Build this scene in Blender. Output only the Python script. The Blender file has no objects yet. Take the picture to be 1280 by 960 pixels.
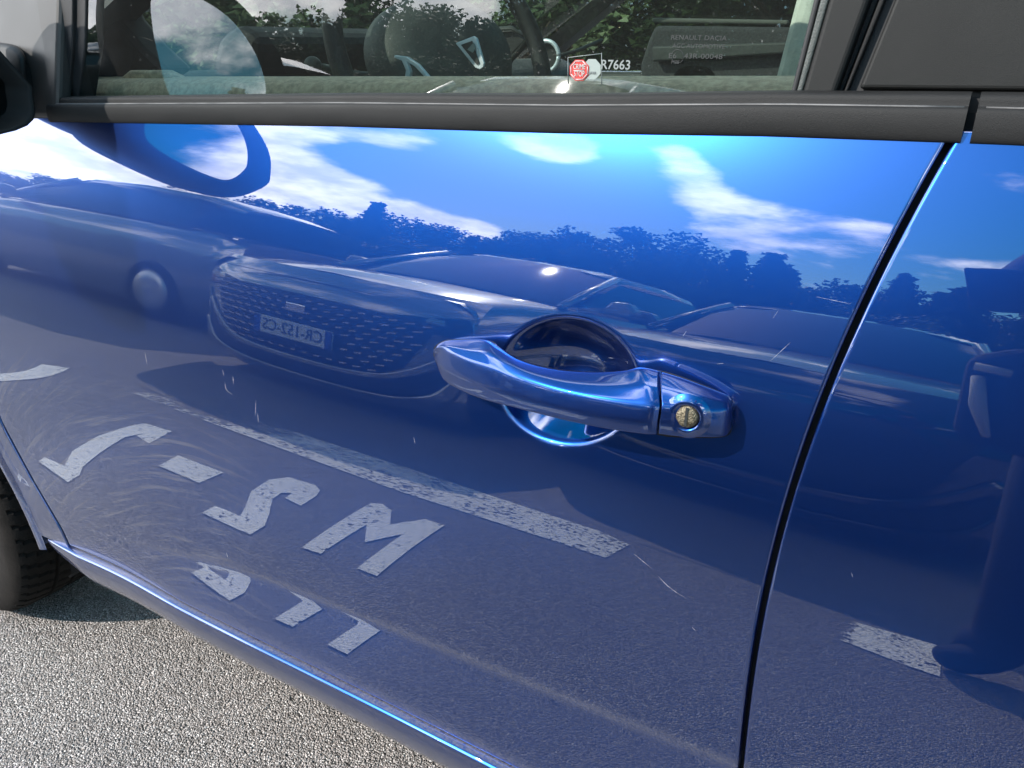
import bpy, bmesh, math, random
import numpy as np
from mathutils import Vector, Matrix

random.seed(4)
rng = np.random.default_rng(7)
SC = bpy.context.scene
COL = SC.collection
R = math.radians

# ------------------------------------------------------------------ camera, sky, sun, exposure
CAM_Z = 1.03
cam = bpy.data.cameras.new('camera')
cam.sensor_width = 36.0
cam.lens = 961.0 / 1280 * 36
cam.clip_start = 0.01
cam.clip_end = 3000
cam_ob = bpy.data.objects.new('camera', cam)
COL.objects.link(cam_ob)
cam_ob.location = (0, 0, CAM_Z)
cam_ob.rotation_euler = (R(66), 0, R(30))
SC.camera = cam_ob

SUN_EL, SUN_AZ = R(36.5), R(34)          # azimuth measured from -Y towards -X
SUN_DIR = Vector((-math.sin(SUN_AZ) * math.cos(SUN_EL), -math.cos(SUN_AZ) * math.cos(SUN_EL), math.sin(SUN_EL)))
sun = bpy.data.lights.new('sun', 'SUN')
sun.energy = 4.6
sun.angle = R(0.5)
sun.color = (1.0, 0.95, 0.88)
sun_ob = bpy.data.objects.new('sun', sun)
COL.objects.link(sun_ob)
sun_ob.rotation_euler = (-SUN_DIR).to_track_quat('-Z', 'Y').to_euler()

SC.view_settings.view_transform = 'Standard'
SC.view_settings.look = 'None'
SC.view_settings.exposure = 0.60
SC.view_settings.gamma = 1


class NT:
    """Small helper for node trees."""
    def __init__(s, tree):
        s.t = tree
        tree.nodes.clear()

    def n(s, typ, **kw):
        nd = s.t.nodes.new(typ)
        for k, v in kw.items():
            if k.startswith('i_'):
                key = k[2:]
                key = int(key) if key.isdigit() else key.replace('_', ' ')
                nd.inputs[key].default_value = v
            else:
                setattr(nd, k, v)
        return nd

    def l(s, a, b):
        s.t.links.new(a, b)

    def math(s, op, a, b=None, c=None, clamp=False):
        nd = s.t.nodes.new('ShaderNodeMath')
        nd.operation = op
        nd.use_clamp = clamp
        for i, v in enumerate((a, b, c)):
            if v is None:
                continue
            if isinstance(v, (int, float)):
                nd.inputs[i].default_value = v
            else:
                s.l(v, nd.inputs[i])
        return nd.outputs[0]

    def mix(s, f, a, b):
        nd = s.t.nodes.new('ShaderNodeMix')
        nd.data_type = 'RGBA'
        for sock, v in ((nd.inputs[0], f), (nd.inputs[6], a), (nd.inputs[7], b)):
            if isinstance(v, (int, float)):
                sock.default_value = v
            elif isinstance(v, tuple):
                sock.default_value = v if len(v) == 4 else v + (1,)
            else:
                s.l(v, sock)
        return nd.outputs[2]

    def smooth(s, v, a, b):
        nd = s.t.nodes.new('ShaderNodeMapRange')
        nd.interpolation_type = 'SMOOTHSTEP'
        s.l(v, nd.inputs[0])
        nd.inputs[1].default_value = a
        nd.inputs[2].default_value = b
        return nd.outputs[0]


world = bpy.data.worlds.new('World')
SC.world = world
world.use_nodes = True
W = NT(world.node_tree)
w_out = W.n('ShaderNodeOutputWorld')
sky = W.n('ShaderNodeTexSky', sky_type='NISHITA', sun_disc=False, sun_elevation=SUN_EL,
          sun_rotation=math.pi + SUN_AZ, air_density=1.0, dust_density=0.6, ozone_density=1.6)
tc = W.n('ShaderNodeTexCoord')
sep = W.n('ShaderNodeSeparateXYZ')
W.l(tc.outputs['Generated'], sep.inputs[0])
dx, dy, dz = sep.outputs
zz = W.math('ADD', W.math('MAXIMUM', dz, 0.0), 0.34)
cx, cy = W.math('DIVIDE', dx, zz), W.math('DIVIDE', dy, zz)
comb = W.n('ShaderNodeCombineXYZ')
W.l(cx, comb.inputs[0]); W.l(cy, comb.inputs[1])
n1 = W.n('ShaderNodeTexNoise', i_Scale=2.1, i_Detail=10.0, i_Roughness=0.56, i_Distortion=0.15)
W.l(comb.outputs[0], n1.inputs['Vector'])
n2 = W.n('ShaderNodeTexNoise', i_Scale=5.0, i_Detail=6.0, i_Roughness=0.6)
W.l(comb.outputs[0], n2.inputs['Vector'])
# broad cloud masses and clear gaps, each (azimuth from -Y towards -X, elevation, radius, gain)
MASSES = [(70, 7, 13, .30), (56, 9, 8, .30), (48, 10, 4, .30), (41, 8.0, 3.5, .30), (35, 8.5, 2.5, .24), (33.5, 25, 4.2, .36), (44, 22, 4.5, .26),
          (24, 29, 2.8, .30), (21.5, 25, 3.0, .30), (20, 20, 3.0, .30), (14, 18.5, 4.4, .30), (8, 19, 2.6, .18), (2, 29, 4, .16), (-4, 14, 4, .18),
          (62, 22, 10, .22), (-30, 18, 14, .2), (-75, 7, 6, .30), (-85, 26, 22, -.5), (75, 38, 12, .2), (100, 15, 14, .25), (150, 20, 20, .2), (30, 62, 9, .2), (200, 78, 9, .30), (185, 62, 8, .28), (150, 80, 7, .26), (30, 80, 7, .26),
          (-120, 18, 20, .2), (-60, 50, 12, .15),
          (38, 17, 6, -.34), (27, 18, 5, -.34), (28, 26, 3, -.2), (14, 28, 5, -.30), (7, 28, 4, -.25), (47, 15, 3, -.22), (31, 13, 4, -.25), (1, 21, 4, -.2), (20, 34, 5, -.2)]
cov = W.math('MULTIPLY_ADD', n1.outputs[0], 1.25, -0.14)
for a, e, r, g in MASSES:
    v = Vector((-math.sin(R(a)) * math.cos(R(e)), -math.cos(R(a)) * math.cos(R(e)), math.sin(R(e))))
    dp = W.n('ShaderNodeVectorMath', operation='DOT_PRODUCT')
    W.l(tc.outputs['Generated'], dp.inputs[0])
    dp.inputs[1].default_value = v
    k = 1.0 / (2 * (1 - math.cos(R(r))))
    gauss = W.math('EXPONENT', W.math('MULTIPLY', W.math('SUBTRACT', dp.outputs['Value'], 1.0), k * 2))
    cov = W.math('MULTIPLY_ADD', gauss, g, cov)
dens = W.smooth(cov, 0.56, 0.73)
shade = W.math('MULTIPLY_ADD', n2.outputs[0], 0.9, 0.5)
cl_col = W.mix(W.smooth(n2.outputs[0], 0.35, 0.7), (30, 31, 34), (58, 57, 56))
hs = W.n('ShaderNodeHueSaturation', i_Hue=0.466, i_Saturation=1.65, i_Value=1.65)
W.l(sky.outputs[0], hs.inputs['Color'])
sky_col = hs.outputs[0]
mixed = W.mix(W.math('MULTIPLY', dens, 0.93), sky_col, cl_col)
bg = W.n('ShaderNodeBackground', i_Strength=0.10)
W.l(mixed, bg.inputs[0])
W.l(bg.outputs[0], w_out.inputs[0])


# ------------------------------------------------------------------ materials
def mat(name):
    m = bpy.data.materials.new(name)
    m.use_nodes = True
    return m, NT(m.node_tree)


def principled(name, color, rough=0.5, metal=0.0, coat=0.0, noise=None, bump=None, spec=0.5, coords='Object'):
    """Plain material with fine colour noise and relief."""
    m, T = mat(name)
    out = T.n('ShaderNodeOutputMaterial')
    p = T.n('ShaderNodeBsdfPrincipled', i_Roughness=rough, i_Metallic=metal)
    p.inputs['Coat Weight'].default_value = coat
    p.inputs['Coat Roughness'].default_value = 0.03
    p.inputs['Specular IOR Level'].default_value = spec
    p.inputs['Base Color'].default_value = tuple(color) + (1,)
    c = T.n('ShaderNodeTexCoord')
    if noise:
        sc, amt = noise
        nz = T.n('ShaderNodeTexNoise', i_Scale=sc, i_Detail=5.0, i_Roughness=0.6)
        T.l(c.outputs[coords], nz.inputs['Vector'])
        lo = tuple(max(0, x * (1 - amt)) for x in color)
        hi = tuple(min(1, x * (1 + amt)) for x in color)
        T.l(T.mix(T.smooth(nz.outputs[0], 0.3, 0.7), lo, hi), p.inputs['Base Color'])
        T.l(T.math('MULTIPLY_ADD', nz.outputs[0], 0.25, rough - 0.12, clamp=True), p.inputs['Roughness'])
    if bump:
        sc, st = bump
        nb = T.n('ShaderNodeTexNoise', i_Scale=sc, i_Detail=3.0)
        T.l(c.outputs[coords], nb.inputs['Vector'])
        b = T.n('ShaderNodeBump', i_Strength=st, i_Distance=0.002)
        T.l(nb.outputs[0], b.inputs['Height'])
        T.l(b.outputs[0], p.inputs['Normal'])
    T.l(p.outputs[0], out.inputs[0])
    return m


def car_paint(name, base, deep, dusty=False, coat=1.95):
    m, T = mat(name)
    out = T.n('ShaderNodeOutputMaterial')
    geo = T.n('ShaderNodeTexCoord')
    # metallic flake layer: a tight and a wide lobe, both tinted by the pigment
    flake = T.n('ShaderNodeTexNoise', i_Scale=1500.0, i_Detail=2.0)
    T.l(geo.outputs['Object'], flake.inputs['Vector'])
    fb = T.n('ShaderNodeBump', i_Strength=0.22, i_Distance=0.0004)
    T.l(flake.outputs[0], fb.inputs['Height'])
    p1 = T.n('ShaderNodeBsdfPrincipled', i_Metallic=1.0, i_Roughness=0.30)
    p2 = T.n('ShaderNodeBsdfPrincipled', i_Metallic=0.85, i_Roughness=0.50)
    for p, c in ((p1, base), (p2, deep)):
        p.inputs['Base Color'].default_value = c + (1,)
        p.inputs['Coat Weight'].default_value = 1.0
        p.inputs['Coat Roughness'].default_value = 0.006
        p.inputs['Coat IOR'].default_value = coat
    peel = T.n('ShaderNodeTexNoise', i_Scale=300.0, i_Detail=1.0)
    T.l(geo.outputs['Object'], peel.inputs['Vector'])
    pb_ = T.n('ShaderNodeBump', i_Strength=0.012, i_Distance=0.0001)
    T.l(peel.outputs[0], pb_.inputs['Height'])
    for p in (p1, p2):
        T.l(pb_.outputs[0], p.inputs['Coat Normal'])
    T.l(fb.outputs[0], p2.inputs['Normal'])
    mx = T.n('ShaderNodeMixShader', i_0=0.62)
    T.l(p1.outputs[0], mx.inputs[1]); T.l(p2.outputs[0], mx.inputs[2])
    last = mx.outputs[0]
    if dusty:
        at = T.n('ShaderNodeAttribute', attribute_name='dust')
        so = T.n('ShaderNodeSeparateXYZ')
        T.l(geo.outputs['Object'], so.inputs[0])
        bend = T.n('ShaderNodeTexNoise', i_Scale=4.0, i_Detail=1.0)
        T.l(geo.outputs['Object'], bend.inputs['Vector'])
        ca, sa = math.cos(R(14)), math.sin(R(14))
        along = T.math('MULTIPLY_ADD', so.outputs[0], ca, T.math('MULTIPLY', so.outputs[2], sa))
        across = T.math('MULTIPLY_ADD', so.outputs[0], -sa, T.math('MULTIPLY', so.outputs[2], ca))
        # wiped in shallow arcs
        across = T.math('MULTIPLY_ADD', T.math('POWER', T.math('ADD', along, 0.62), 2.0), 0.9, across)
        across = T.math('MULTIPLY_ADD', bend.outputs[0], 0.05, across)
        ad = T.n('ShaderNodeCombineXYZ')
        T.l(T.math('MULTIPLY', along, 6.0), ad.inputs[0]); T.l(T.math('MULTIPLY', across, 120.0), ad.inputs[2])
        st = T.n('ShaderNodeTexNoise', i_Scale=1.0, i_Detail=4.0, i_Roughness=0.65)
        T.l(ad.outputs[0], st.inputs['Vector'])
        sp = T.n('ShaderNodeTexNoise', i_Scale=420.0, i_Detail=4.0, i_Roughness=0.7)
        T.l(geo.outputs['Object'], sp.inputs['Vector'])
        sx = T.n('ShaderNodeSeparateColor')
        T.l(at.outputs['Color'], sx.inputs[0])
        streak = T.math('MULTIPLY', T.smooth(st.outputs[0], 0.49, 0.68), sx.outputs[0])
        film = T.math('MULTIPLY', T.smooth(sp.outputs[0], 0.20, 0.75), sx.outputs[1])
        tot = T.math('ADD', T.math('MULTIPLY', streak, 0.30), film, clamp=True)
        d = T.n('ShaderNodeBsdfDiffuse')
        d.inputs[0].default_value = (0.16, 0.155, 0.165, 1)
        m2 = T.n('ShaderNodeMixShader')
        T.l(tot, m2.inputs[0]); T.l(last, m2.inputs[1]); T.l(d.outputs[0], m2.inputs[2])
        last = m2.outputs[0]
    T.l(last, out.inputs[0])
    return m


def glass_mat(name, tint, ior=1.7):
    m, T = mat(name)
    out = T.n('ShaderNodeOutputMaterial')
    fr = T.n('ShaderNodeFresnel', i_IOR=ior)
    tr = T.n('ShaderNodeBsdfTransparent')
    tr.inputs[0].default_value = tint + (1,)
    gl = T.n('ShaderNodeBsdfGlossy', i_Roughness=0.0)
    mx = T.n('ShaderNodeMixShader')
    T.l(fr.outputs[0], mx.inputs[0]); T.l(tr.outputs[0], mx.inputs[1]); T.l(gl.outputs[0], mx.inputs[2])
    # faint dried droplets and dust on the pane
    c = T.n('ShaderNodeTexCoord')
    vo = T.n('ShaderNodeTexNoise', i_Scale=260.0, i_Detail=3.0, i_Roughness=0.7)
    T.l(c.outputs['Object'], vo.inputs['Vector'])
    df = T.n('ShaderNodeBsdfDiffuse'); df.inputs[0].default_value = (0.55, 0.56, 0.54, 1)
    m2 = T.n('ShaderNodeMixShader')
    T.l(T.math('MULTIPLY_ADD', T.smooth(vo.outputs[0], 0.66, 0.76), 0.16, 0.012), m2.inputs[0])
    T.l(mx.outputs[0], m2.inputs[1]); T.l(df.outputs[0], m2.inputs[2])
    T.l(m2.outputs[0], out.inputs[0])
    return m


def asphalt_mat():
    m, T = mat('chip_asphalt')
    out = T.n('ShaderNodeOutputMaterial')
    p = T.n('ShaderNodeBsdfPrincipled', i_Roughness=0.75)
    c = T.n('ShaderNodeTexCoord')
    jit = T.n('ShaderNodeTexNoise', i_Scale=90.0, i_Detail=2.0)
    T.l(c.outputs['Object'], jit.inputs['Vector'])
    ad = T.n('ShaderNodeVectorMath', operation='MULTIPLY_ADD')
    T.l(jit.outputs['Color'], ad.inputs[0]); ad.inputs[1].default_value = (0.006, 0.006, 0.0)
    T.l(c.outputs['Object'], ad.inputs[2])
    v = T.n('ShaderNodeTexVoronoi', i_Scale=290.0, i_Randomness=1.0)
    T.l(ad.outputs[0], v.inputs['Vector'])
    v2 = T.n('ShaderNodeTexVoronoi', i_Scale=480.0, i_Randomness=1.0)
    T.l(ad.outputs[0], v2.inputs['Vector'])
    ve = T.n('ShaderNodeTexVoronoi', feature='DISTANCE_TO_EDGE', i_Scale=290.0)
    T.l(ad.outputs[0], ve.inputs['Vector'])
    big = T.n('ShaderNodeTexNoise', i_Scale=1.3, i_Detail=6.0, i_Roughness=0.6)
    T.l(c.outputs['Object'], big.inputs['Vector'])
    s1 = T.n('ShaderNodeSeparateColor'); T.l(v.outputs['Color'], s1.inputs[0])
    s2 = T.n('ShaderNodeSeparateColor'); T.l(v2.outputs['Color'], s2.inputs[0])
    stone = T.mix(s1.outputs[0], (0.11, 0.100, 0.098), (0.72, 0.665, 0.65))
    warm = T.mix(T.math('MULTIPLY', s1.outputs[1], 0.5), stone, (0.30, 0.235, 0.20))
    fine = T.mix(T.math('MULTIPLY', s2.outputs[0], 0.45), warm, (0.40, 0.38, 0.36))
    fine = T.mix(T.smooth(s2.outputs[1], 0.90, 0.94), fine, (0.86, 0.83, 0.80))
    gap = T.smooth(ve.outputs['Distance'], 0.0, 0.13)
    col = T.mix(gap, (0.085, 0.077, 0.07), fine)
    tone = T.mix(T.smooth(big.outputs[0], 0.25, 0.75), (0.82, 0.82, 0.82), (1.1, 1.08, 1.06))
    mul = T.n('ShaderNodeMix', data_type='RGBA', blend_type='MULTIPLY')
    mul.inputs[0].default_value = 1.0
    T.l(col, mul.inputs[6]); T.l(tone, mul.inputs[7])
    T.l(mul.outputs[2], p.inputs['Base Color'])
    h = T.math('ADD', T.math('MULTIPLY', T.math('POWER', T.math('SUBTRACT', 1.0, v.outputs['Distance'], clamp=True), 0.7), T.math('MULTIPLY_ADD', s1.outputs[2], 0.8, 0.6)),
               T.math('MULTIPLY', v2.outputs['Distance'], -0.3))
    b = T.n('ShaderNodeBump', i_Strength=1.0, i_Distance=0.008)
    T.l(h, b.inputs['Height']); T.l(b.outputs[0], p.inputs['Normal'])
    T.l(p.outputs[0], out.inputs[0])
    return m


def marking_mat():
    """Worn white road paint: bald patches and pinholes let the asphalt through."""
    m, T = mat('road_paint')
    out = T.n('ShaderNodeOutputMaterial')
    p = T.n('ShaderNodeBsdfPrincipled', i_Roughness=0.7)
    c = T.n('ShaderNodeTexCoord')
    v = T.n('ShaderNodeTexVoronoi', i_Scale=150.0)
    T.l(c.outputs['Object'], v.inputs['Vector'])
    g = T.n('ShaderNodeTexNoise', i_Scale=70.0, i_Detail=6.0, i_Roughness=0.7)
    T.l(c.outputs['Object'], g.inputs['Vector'])
    g2 = T.n('ShaderNodeTexNoise', i_Scale=9.0, i_Detail=3.0)
    T.l(c.outputs['Object'], g2.inputs['Vector'])
    T.l(T.mix(g.outputs[0], (0.70, 0.68, 0.64), (0.92, 0.90, 0.86)), p.inputs['Base Color'])
    b = T.n('ShaderNodeBump', i_Strength=0.8, i_Distance=0.004)
    T.l(T.math('SUBTRACT', 1.0, v.outputs['Distance']), b.inputs['Height']); T.l(b.outputs[0], p.inputs['Normal'])
    at = T.n('ShaderNodeAttribute', attribute_name='wear')
    tr = T.n('ShaderNodeBsdfTransparent')
    mx = T.n('ShaderNodeMixShader')
    keep = T.math('SUBTRACT', T.math('ADD', g.outputs[0], T.math('MULTIPLY', g2.outputs[0], 0.25)), T.math('MULTIPLY', at.outputs['Fac'], 0.42))
    T.l(T.smooth(keep, 0.415, 0.475), mx.inputs[0])
    T.l(tr.outputs[0], mx.inputs[1]); T.l(p.outputs[0], mx.inputs[2])
    T.l(mx.outputs[0], out.inputs[0])
    return m


BLUE = car_paint('blue_metallic_paint', (0.0002, 0.115, 0.54), (0.0004, 0.003, 0.045), dusty=True)
BLUE_HANDLE = car_paint('blue_handle_paint', (0.0002, 0.115, 0.54), (0.0004, 0.003, 0.045), dusty=True, coat=1.62)
SILVER = car_paint('silver_paint', (0.34, 0.36, 0.38), (0.26, 0.28, 0.30))
GREY = car_paint('grey_paint', (0.30, 0.32, 0.35), (0.2, 0.22, 0.25))
CHARCOAL = car_paint('charcoal_paint', (0.05, 0.053, 0.058), (0.03, 0.032, 0.036))
WHITE = car_paint('pale_paint', (0.7, 0.72, 0.74), (0.6, 0.62, 0.64))
TRIM = principled('black_trim_plastic', (0.0125, 0.0122, 0.0122), 0.60, noise=(14, .15), bump=(1800, .2), spec=0.22)
GRAIN = principled('grained_panel', (0.0125, 0.0125, 0.012), 0.55, noise=(9, .15), bump=(2600, .12), spec=0.25)
RUBBER = principled('black_rubber', (0.012, 0.012, 0.013), 0.6, noise=(60, .3))
DARK = principled('jamb_shadow_black', (0.006, 0.006, 0.007), 0.8)
TYRE = principled('tyre_rubber', (0.011, 0.0095, 0.0085), 0.9, noise=(40, .35), bump=(300, .4), spec=0.15)
RIM = principled('rim_alloy', (0.55, 0.57, 0.60), 0.35, metal=0.9, noise=(20, .1))
CHROME = principled('chrome', (0.8, 0.82, 0.85), 0.08, metal=1.0)
BRASS = principled('lock_brass', (0.20, 0.17, 0.12), 0.55, metal=1.0, noise=(400, .5), bump=(900, .6))
CARD = principled('door_card_fabric', (0.66, 0.58, 0.42), 0.85, noise=(160, .25), bump=(1500, .6))
LINING = principled('pillar_lining', (0.42, 0.47, 0.40), 0.8, noise=(90, .12), bump=(900, .3))
COCKPIT = principled('cockpit_plastic', (0.008, 0.0085, 0.0085), 0.55, noise=(30, .3), bump=(900, .4))
COCKPIT2 = principled('cockpit_grey', (0.048, 0.054, 0.050), 0.5, noise=(30, .2), bump=(900, .3))
SATIN = principled('satin_trim', (0.80, 0.86, 0.90), 0.35, metal=0.35)
FABRIC = principled('seat_fabric', (0.05, 0.053, 0.055), 0.9, noise=(200, .3), bump=(900, .5))
GLASS = glass_mat('side_glass', (0.54, 0.60, 0.55), 1.85)
FARGLASS = glass_mat('far_side_glass', (0.17, 0.205, 0.175), 1.5)
CLEAR = glass_mat('clear_glass', (0.50, 0.56, 0.53), 1.45)
MIRROR = principled('mirror_silver', (0.86, 0.88, 0.9), 0.0, metal=1.0)
RED = principled('sticker_red', (0.50, 0.025, 0.02), 0.5)
PALE = principled('sticker_white', (0.24, 0.275, 0.255), 0.5)
INK = principled('print_dark', (0.02, 0.022, 0.022), 0.6)
ETCH = principled('etched_grey', (0.20, 0.215, 0.21), 0.7)
WHITEP = principled('print_white', (0.50, 0.44, 0.42), 0.5)
SCRATCH = principled('scratch_white', (0.26, 0.29, 0.38), 0.8)
ASPHALT = asphalt_mat()
PAINTW = marking_mat()
DGLASS = principled('dark_glazing', (0.008, 0.011, 0.014), 0.05, spec=0.35)
LAMP = principled('lamp_lens', (0.6, 0.65, 0.7), 0.05, coat=1.0)
PLATE = principled('plate_white', (0.75, 0.76, 0.75), 0.4)
PLATEB = principled('plate_blue', (0.03, 0.08, 0.42), 0.4)
BARK = principled('bark', (0.10, 0.075, 0.055), 0.9, noise=(8, .4), bump=(30, .8))
LEAF1 = principled('pine_foliage', (0.030, 0.055, 0.024), 0.7, noise=(3, .5))
LEAF2 = principled('broad_foliage', (0.055, 0.095, 0.030), 0.65, noise=(3, .5))
SKIN = principled('skin', (0.55, 0.33, 0.25), 0.5, noise=(40, .1))
CLOTH = principled('navy_cloth', (0.018, 0.020, 0.032), 0.9, noise=(60, .3), bump=(600, .5))
DENIM = principled('dark_denim', (0.020, 0.024, 0.042), 0.9, noise=(80, .3), bump=(900, .5))
HAIR = principled('brown_hair', (0.035, 0.022, 0.014), 0.6)
SHOE = principled('dark_shoe', (0.02, 0.02, 0.024), 0.6)
LACE = principled('pale_webbing', (0.45, 0.45, 0.44), 0.8)
PHONE = principled('phone_case', (0.015, 0.015, 0.017), 0.3)


# ------------------------------------------------------------------ mesh helpers
def link(name, me, m, parent=None, smooth=False):
    o = bpy.data.objects.new(name, me)
    COL.objects.link(o)
    if m is not None:
        me.materials.append(m)
    if smooth:
        me.polygons.foreach_set('use_smooth', [True] * len(me.polygons))
    if parent is not None:
        o.parent = parent
    return o


def pyd(name, vs, fs, m, parent=None, smooth=False):
    me = bpy.data.meshes.new(name)
    me.from_pydata([tuple(map(float, v)) for v in vs], [], fs)
    me.update()
    return link(name, me, m, parent, smooth)


def thing(name, label, cat, group=None, loc=(0, 0, 0)):
    o = bpy.data.objects.new(name, None)
    o.location = loc
    COL.objects.link(o)
    o['label'] = label
    o['category'] = cat
    if group:
        o['group'] = group
    return o


def grid(P, close_u=False, close_v=False):
    """P: (nu,nv,3) array -> vertices and quads."""
    nu, nv = P.shape[:2]
    vs = P.reshape(-1, 3)
    fs = []
    for i in range(nu if close_u else nu - 1):
        a, b = i * nv, ((i + 1) % nu) * nv
        for j in range(nv if close_v else nv - 1):
            k = (j + 1) % nv
            fs.append((a + j, b + j, b + k, a + k))
    return vs, fs


def bm_obj(name, bm, m, parent=None, smooth=False, bevel=0):
    bmesh.ops.recalc_face_normals(bm, faces=bm.faces)
    me = bpy.data.meshes.new(name)
    bm.to_mesh(me); bm.free()
    o = link(name, me, m, parent, smooth)
    if bevel:
        md = o.modifiers.new('bevel', 'BEVEL')
        md.width = bevel; md.segments = 3; md.limit_method = 'ANGLE'
    return o


def box(name, c, s, m, parent=None, bevel=0.004, rot=None):
    bm = bmesh.new()
    bmesh.ops.create_cube(bm, size=1)
    M = Matrix.Translation(c) @ (rot.to_4x4() if rot is not None else Matrix.Identity(4)) @ Matrix.Diagonal((*s, 1))
    bmesh.ops.transform(bm, matrix=M, verts=bm.verts)
    return bm_obj(name, bm, m, parent, False, bevel)


def tube(name, pts, r, m, parent=None, n=10, cap=True):
    """Swept tube with per-point radius."""
    pts = [Vector(p) for p in pts]
    rs = r if isinstance(r, (list, tuple)) else [r] * len(pts)
    rings, up = [], Vector((0.13, 0.2, 1)).normalized()
    for i, p in enumerate(pts):
        t = (pts[min(i + 1, len(pts) - 1)] - pts[max(i - 1, 0)]).normalized()
        a = t.cross(up)
        a = a.normalized() if a.length > 1e-4 else t.orthogonal().normalized()
        b = a.cross(t)
        rings.append([p + (a * math.cos(q) + b * math.sin(q)) * rs[i] for q in [2 * math.pi * k / n for k in range(n)]])
    vs = [v for rg in rings for v in rg]
    fs = []
    for i in range(len(pts) - 1):
        for k in range(n):
            fs.append((i * n + k, i * n + (k + 1) % n, (i + 1) * n + (k + 1) % n, (i + 1) * n + k))
    if cap:
        fs.append(tuple(range(n))[::-1]); fs.append(tuple((len(pts) - 1) * n + k for k in range(n)))
    return pyd(name, vs, fs, m, parent, True)


def catmull(pts, n):
    """n samples through the points (any dimension)."""
    P = np.array(pts, float)
    if len(P) == 2:
        t = np.linspace(0, 1, n)[:, None]
        return P[0] + (P[1] - P[0]) * t
    Q = np.vstack([2 * P[0] - P[1], P, 2 * P[-1] - P[-2]])
    out = []
    for s in np.linspace(0, len(P) - 1, n):
        i = min(int(s), len(P) - 2); t = s - i
        a, b, c, d = Q[i:i + 4]
        out.append(0.5 * (2 * b + (c - a) * t + (2 * a - 5 * b + 4 * c - d) * t * t + (3 * b - a - 3 * c + d) * t ** 3))
    return np.array(out)


def prism(name, poly, depth, m, parent=None, bevel=0.0, smooth=False):
    """Closed 3-D polygon extruded along the vector depth."""
    bm = bmesh.new()
    vs = [bm.verts.new(Vector(p)) for p in poly]
    f = bm.faces.new(vs)
    ext = bmesh.ops.extrude_face_region(bm, geom=[f])
    bmesh.ops.translate(bm, vec=Vector(depth), verts=[g for g in ext['geom'] if isinstance(g, bmesh.types.BMVert)])
    return bm_obj(name, bm, m, parent, smooth, bevel)


def text_mesh(name, s, size, frame, m, parent=None, depth=0.0002, bold=0.0, width=None):
    """Lettering as a mesh. frame = (origin, right, up): origin is the text's centre."""
    cu = bpy.data.curves.new(name, 'FONT')
    cu.body = s; cu.size = size; cu.align_x = 'CENTER'; cu.align_y = 'CENTER'
    cu.extrude = depth; cu.offset = bold; cu.resolution_u = 3
    tmp = bpy.data.objects.new(name + '_curve', cu)
    COL.objects.link(tmp)
    dg = bpy.context.evaluated_depsgraph_get()
    me = bpy.data.meshes.new_from_object(tmp.evaluated_get(dg))
    COL.objects.unlink(tmp); bpy.data.objects.remove(tmp); bpy.data.curves.remove(cu)
    o, r, u = [Vector(v) for v in frame]
    r.normalize(); u = (u - r * u.dot(r)).normalized(); n = r.cross(u)
    k = 1.0
    if width:
        xs = [v.co.x for v in me.vertices]
        k = width / max(1e-6, max(xs) - min(xs))
    for v in me.vertices:
        v.co = o + r * v.co.x * k + u * v.co.y + n * v.co.z
    me.materials.clear()
    return link(name, me, m, parent)


# ------------------------------------------------------------------ the measured surface of the car's side
KZ = np.array([.20, .47, .55, .60, .66, .70, .73, .76, .80, .85, .88, .91, .94, .96, .985, 1.02])
KT = np.array([-3., -1.2, 0.6, 2.1, 4.2, 6.2, 7.6, 8.7, 9.7, 11, 12.1, 13.9, 16.4, 18.8, 22.5, 28])
_z = np.linspace(.2, 1.02, 3000)
_kt = np.interp(_z, KZ, KT)
_kt = np.convolve(np.pad(_kt, 60, mode='edge'), np.ones(121) / 121, 'valid')
_g = np.cumsum(np.tan(np.radians(_kt))) * (_z[1] - _z[0])
_g -= np.interp(.66, _z, _g)
CRX = np.array([-1.2, -0.95, -0.8043, -0.6745, -0.5779, -0.4955, -0.421, -0.2445, -0.1417, -0.0589, 0.3, 1.8])
CRZ = np.array([.36, .395, .427, .4590, .4700, .4765, .4830, .4960, .5035, .5110, .520, .53])
CRA = np.array([0, .0, .0, .0, 1, 1, 1, 1, 1, 1, 1, 1])
_t = np.clip((CRX + 1.02) / .50, 0, 1)
CRA = _t * _t * (3 - 2 * _t)
_cx = np.linspace(-1.2, 1.8, 400)
CRA = np.interp(_cx, [-1.2], [0]) + (lambda t: t * t * (3 - 2 * t))(np.clip((_cx + .96) / .22, 0, 1))
CRZ = np.interp(_cx, CRX, CRZ)
CRZ = np.convolve(np.pad(CRZ, 10, mode='edge'), np.ones(21) / 21, 'valid')
CRX = _cx
_v = np.linspace(-.3, .03, 1600)
_ht = np.where(_v < 0, 9.0, np.where(_v < .0022, 9.0 * (1 - _v / .0022), 0))
_ht = np.convolve(np.pad(_ht, 4, mode='edge'), np.ones(9) / 9, 'valid')
_h = np.cumsum(np.tan(np.radians(_ht))) * (_v[1] - _v[0])
_h -= _h[-1]


def side_y(x, z):
    x = np.asarray(x, float); z = np.asarray(z, float)
    xx = np.minimum(x, 1.5)
    y = .475 + np.interp(z, _z, _g) + ((xx - 1.5) ** 2 - 4.0) / 120
    y = y + np.interp(z - np.interp(x, CRX, CRZ), _v, _h) * np.interp(x, CRX, CRA)
    return y


def ray(px, py):
    F = 961.0
    a, v = (px - 640) / F, -(py - 480) / F
    P, Yw = R(24), R(30)
    fw, up = math.cos(P) + math.sin(P) * v, -math.sin(P) + math.cos(P) * v
    return Vector((-fw * math.sin(Yw) + a * math.cos(Yw), fw * math.cos(Yw) + a * math.sin(Yw), up)).normalized()


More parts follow.
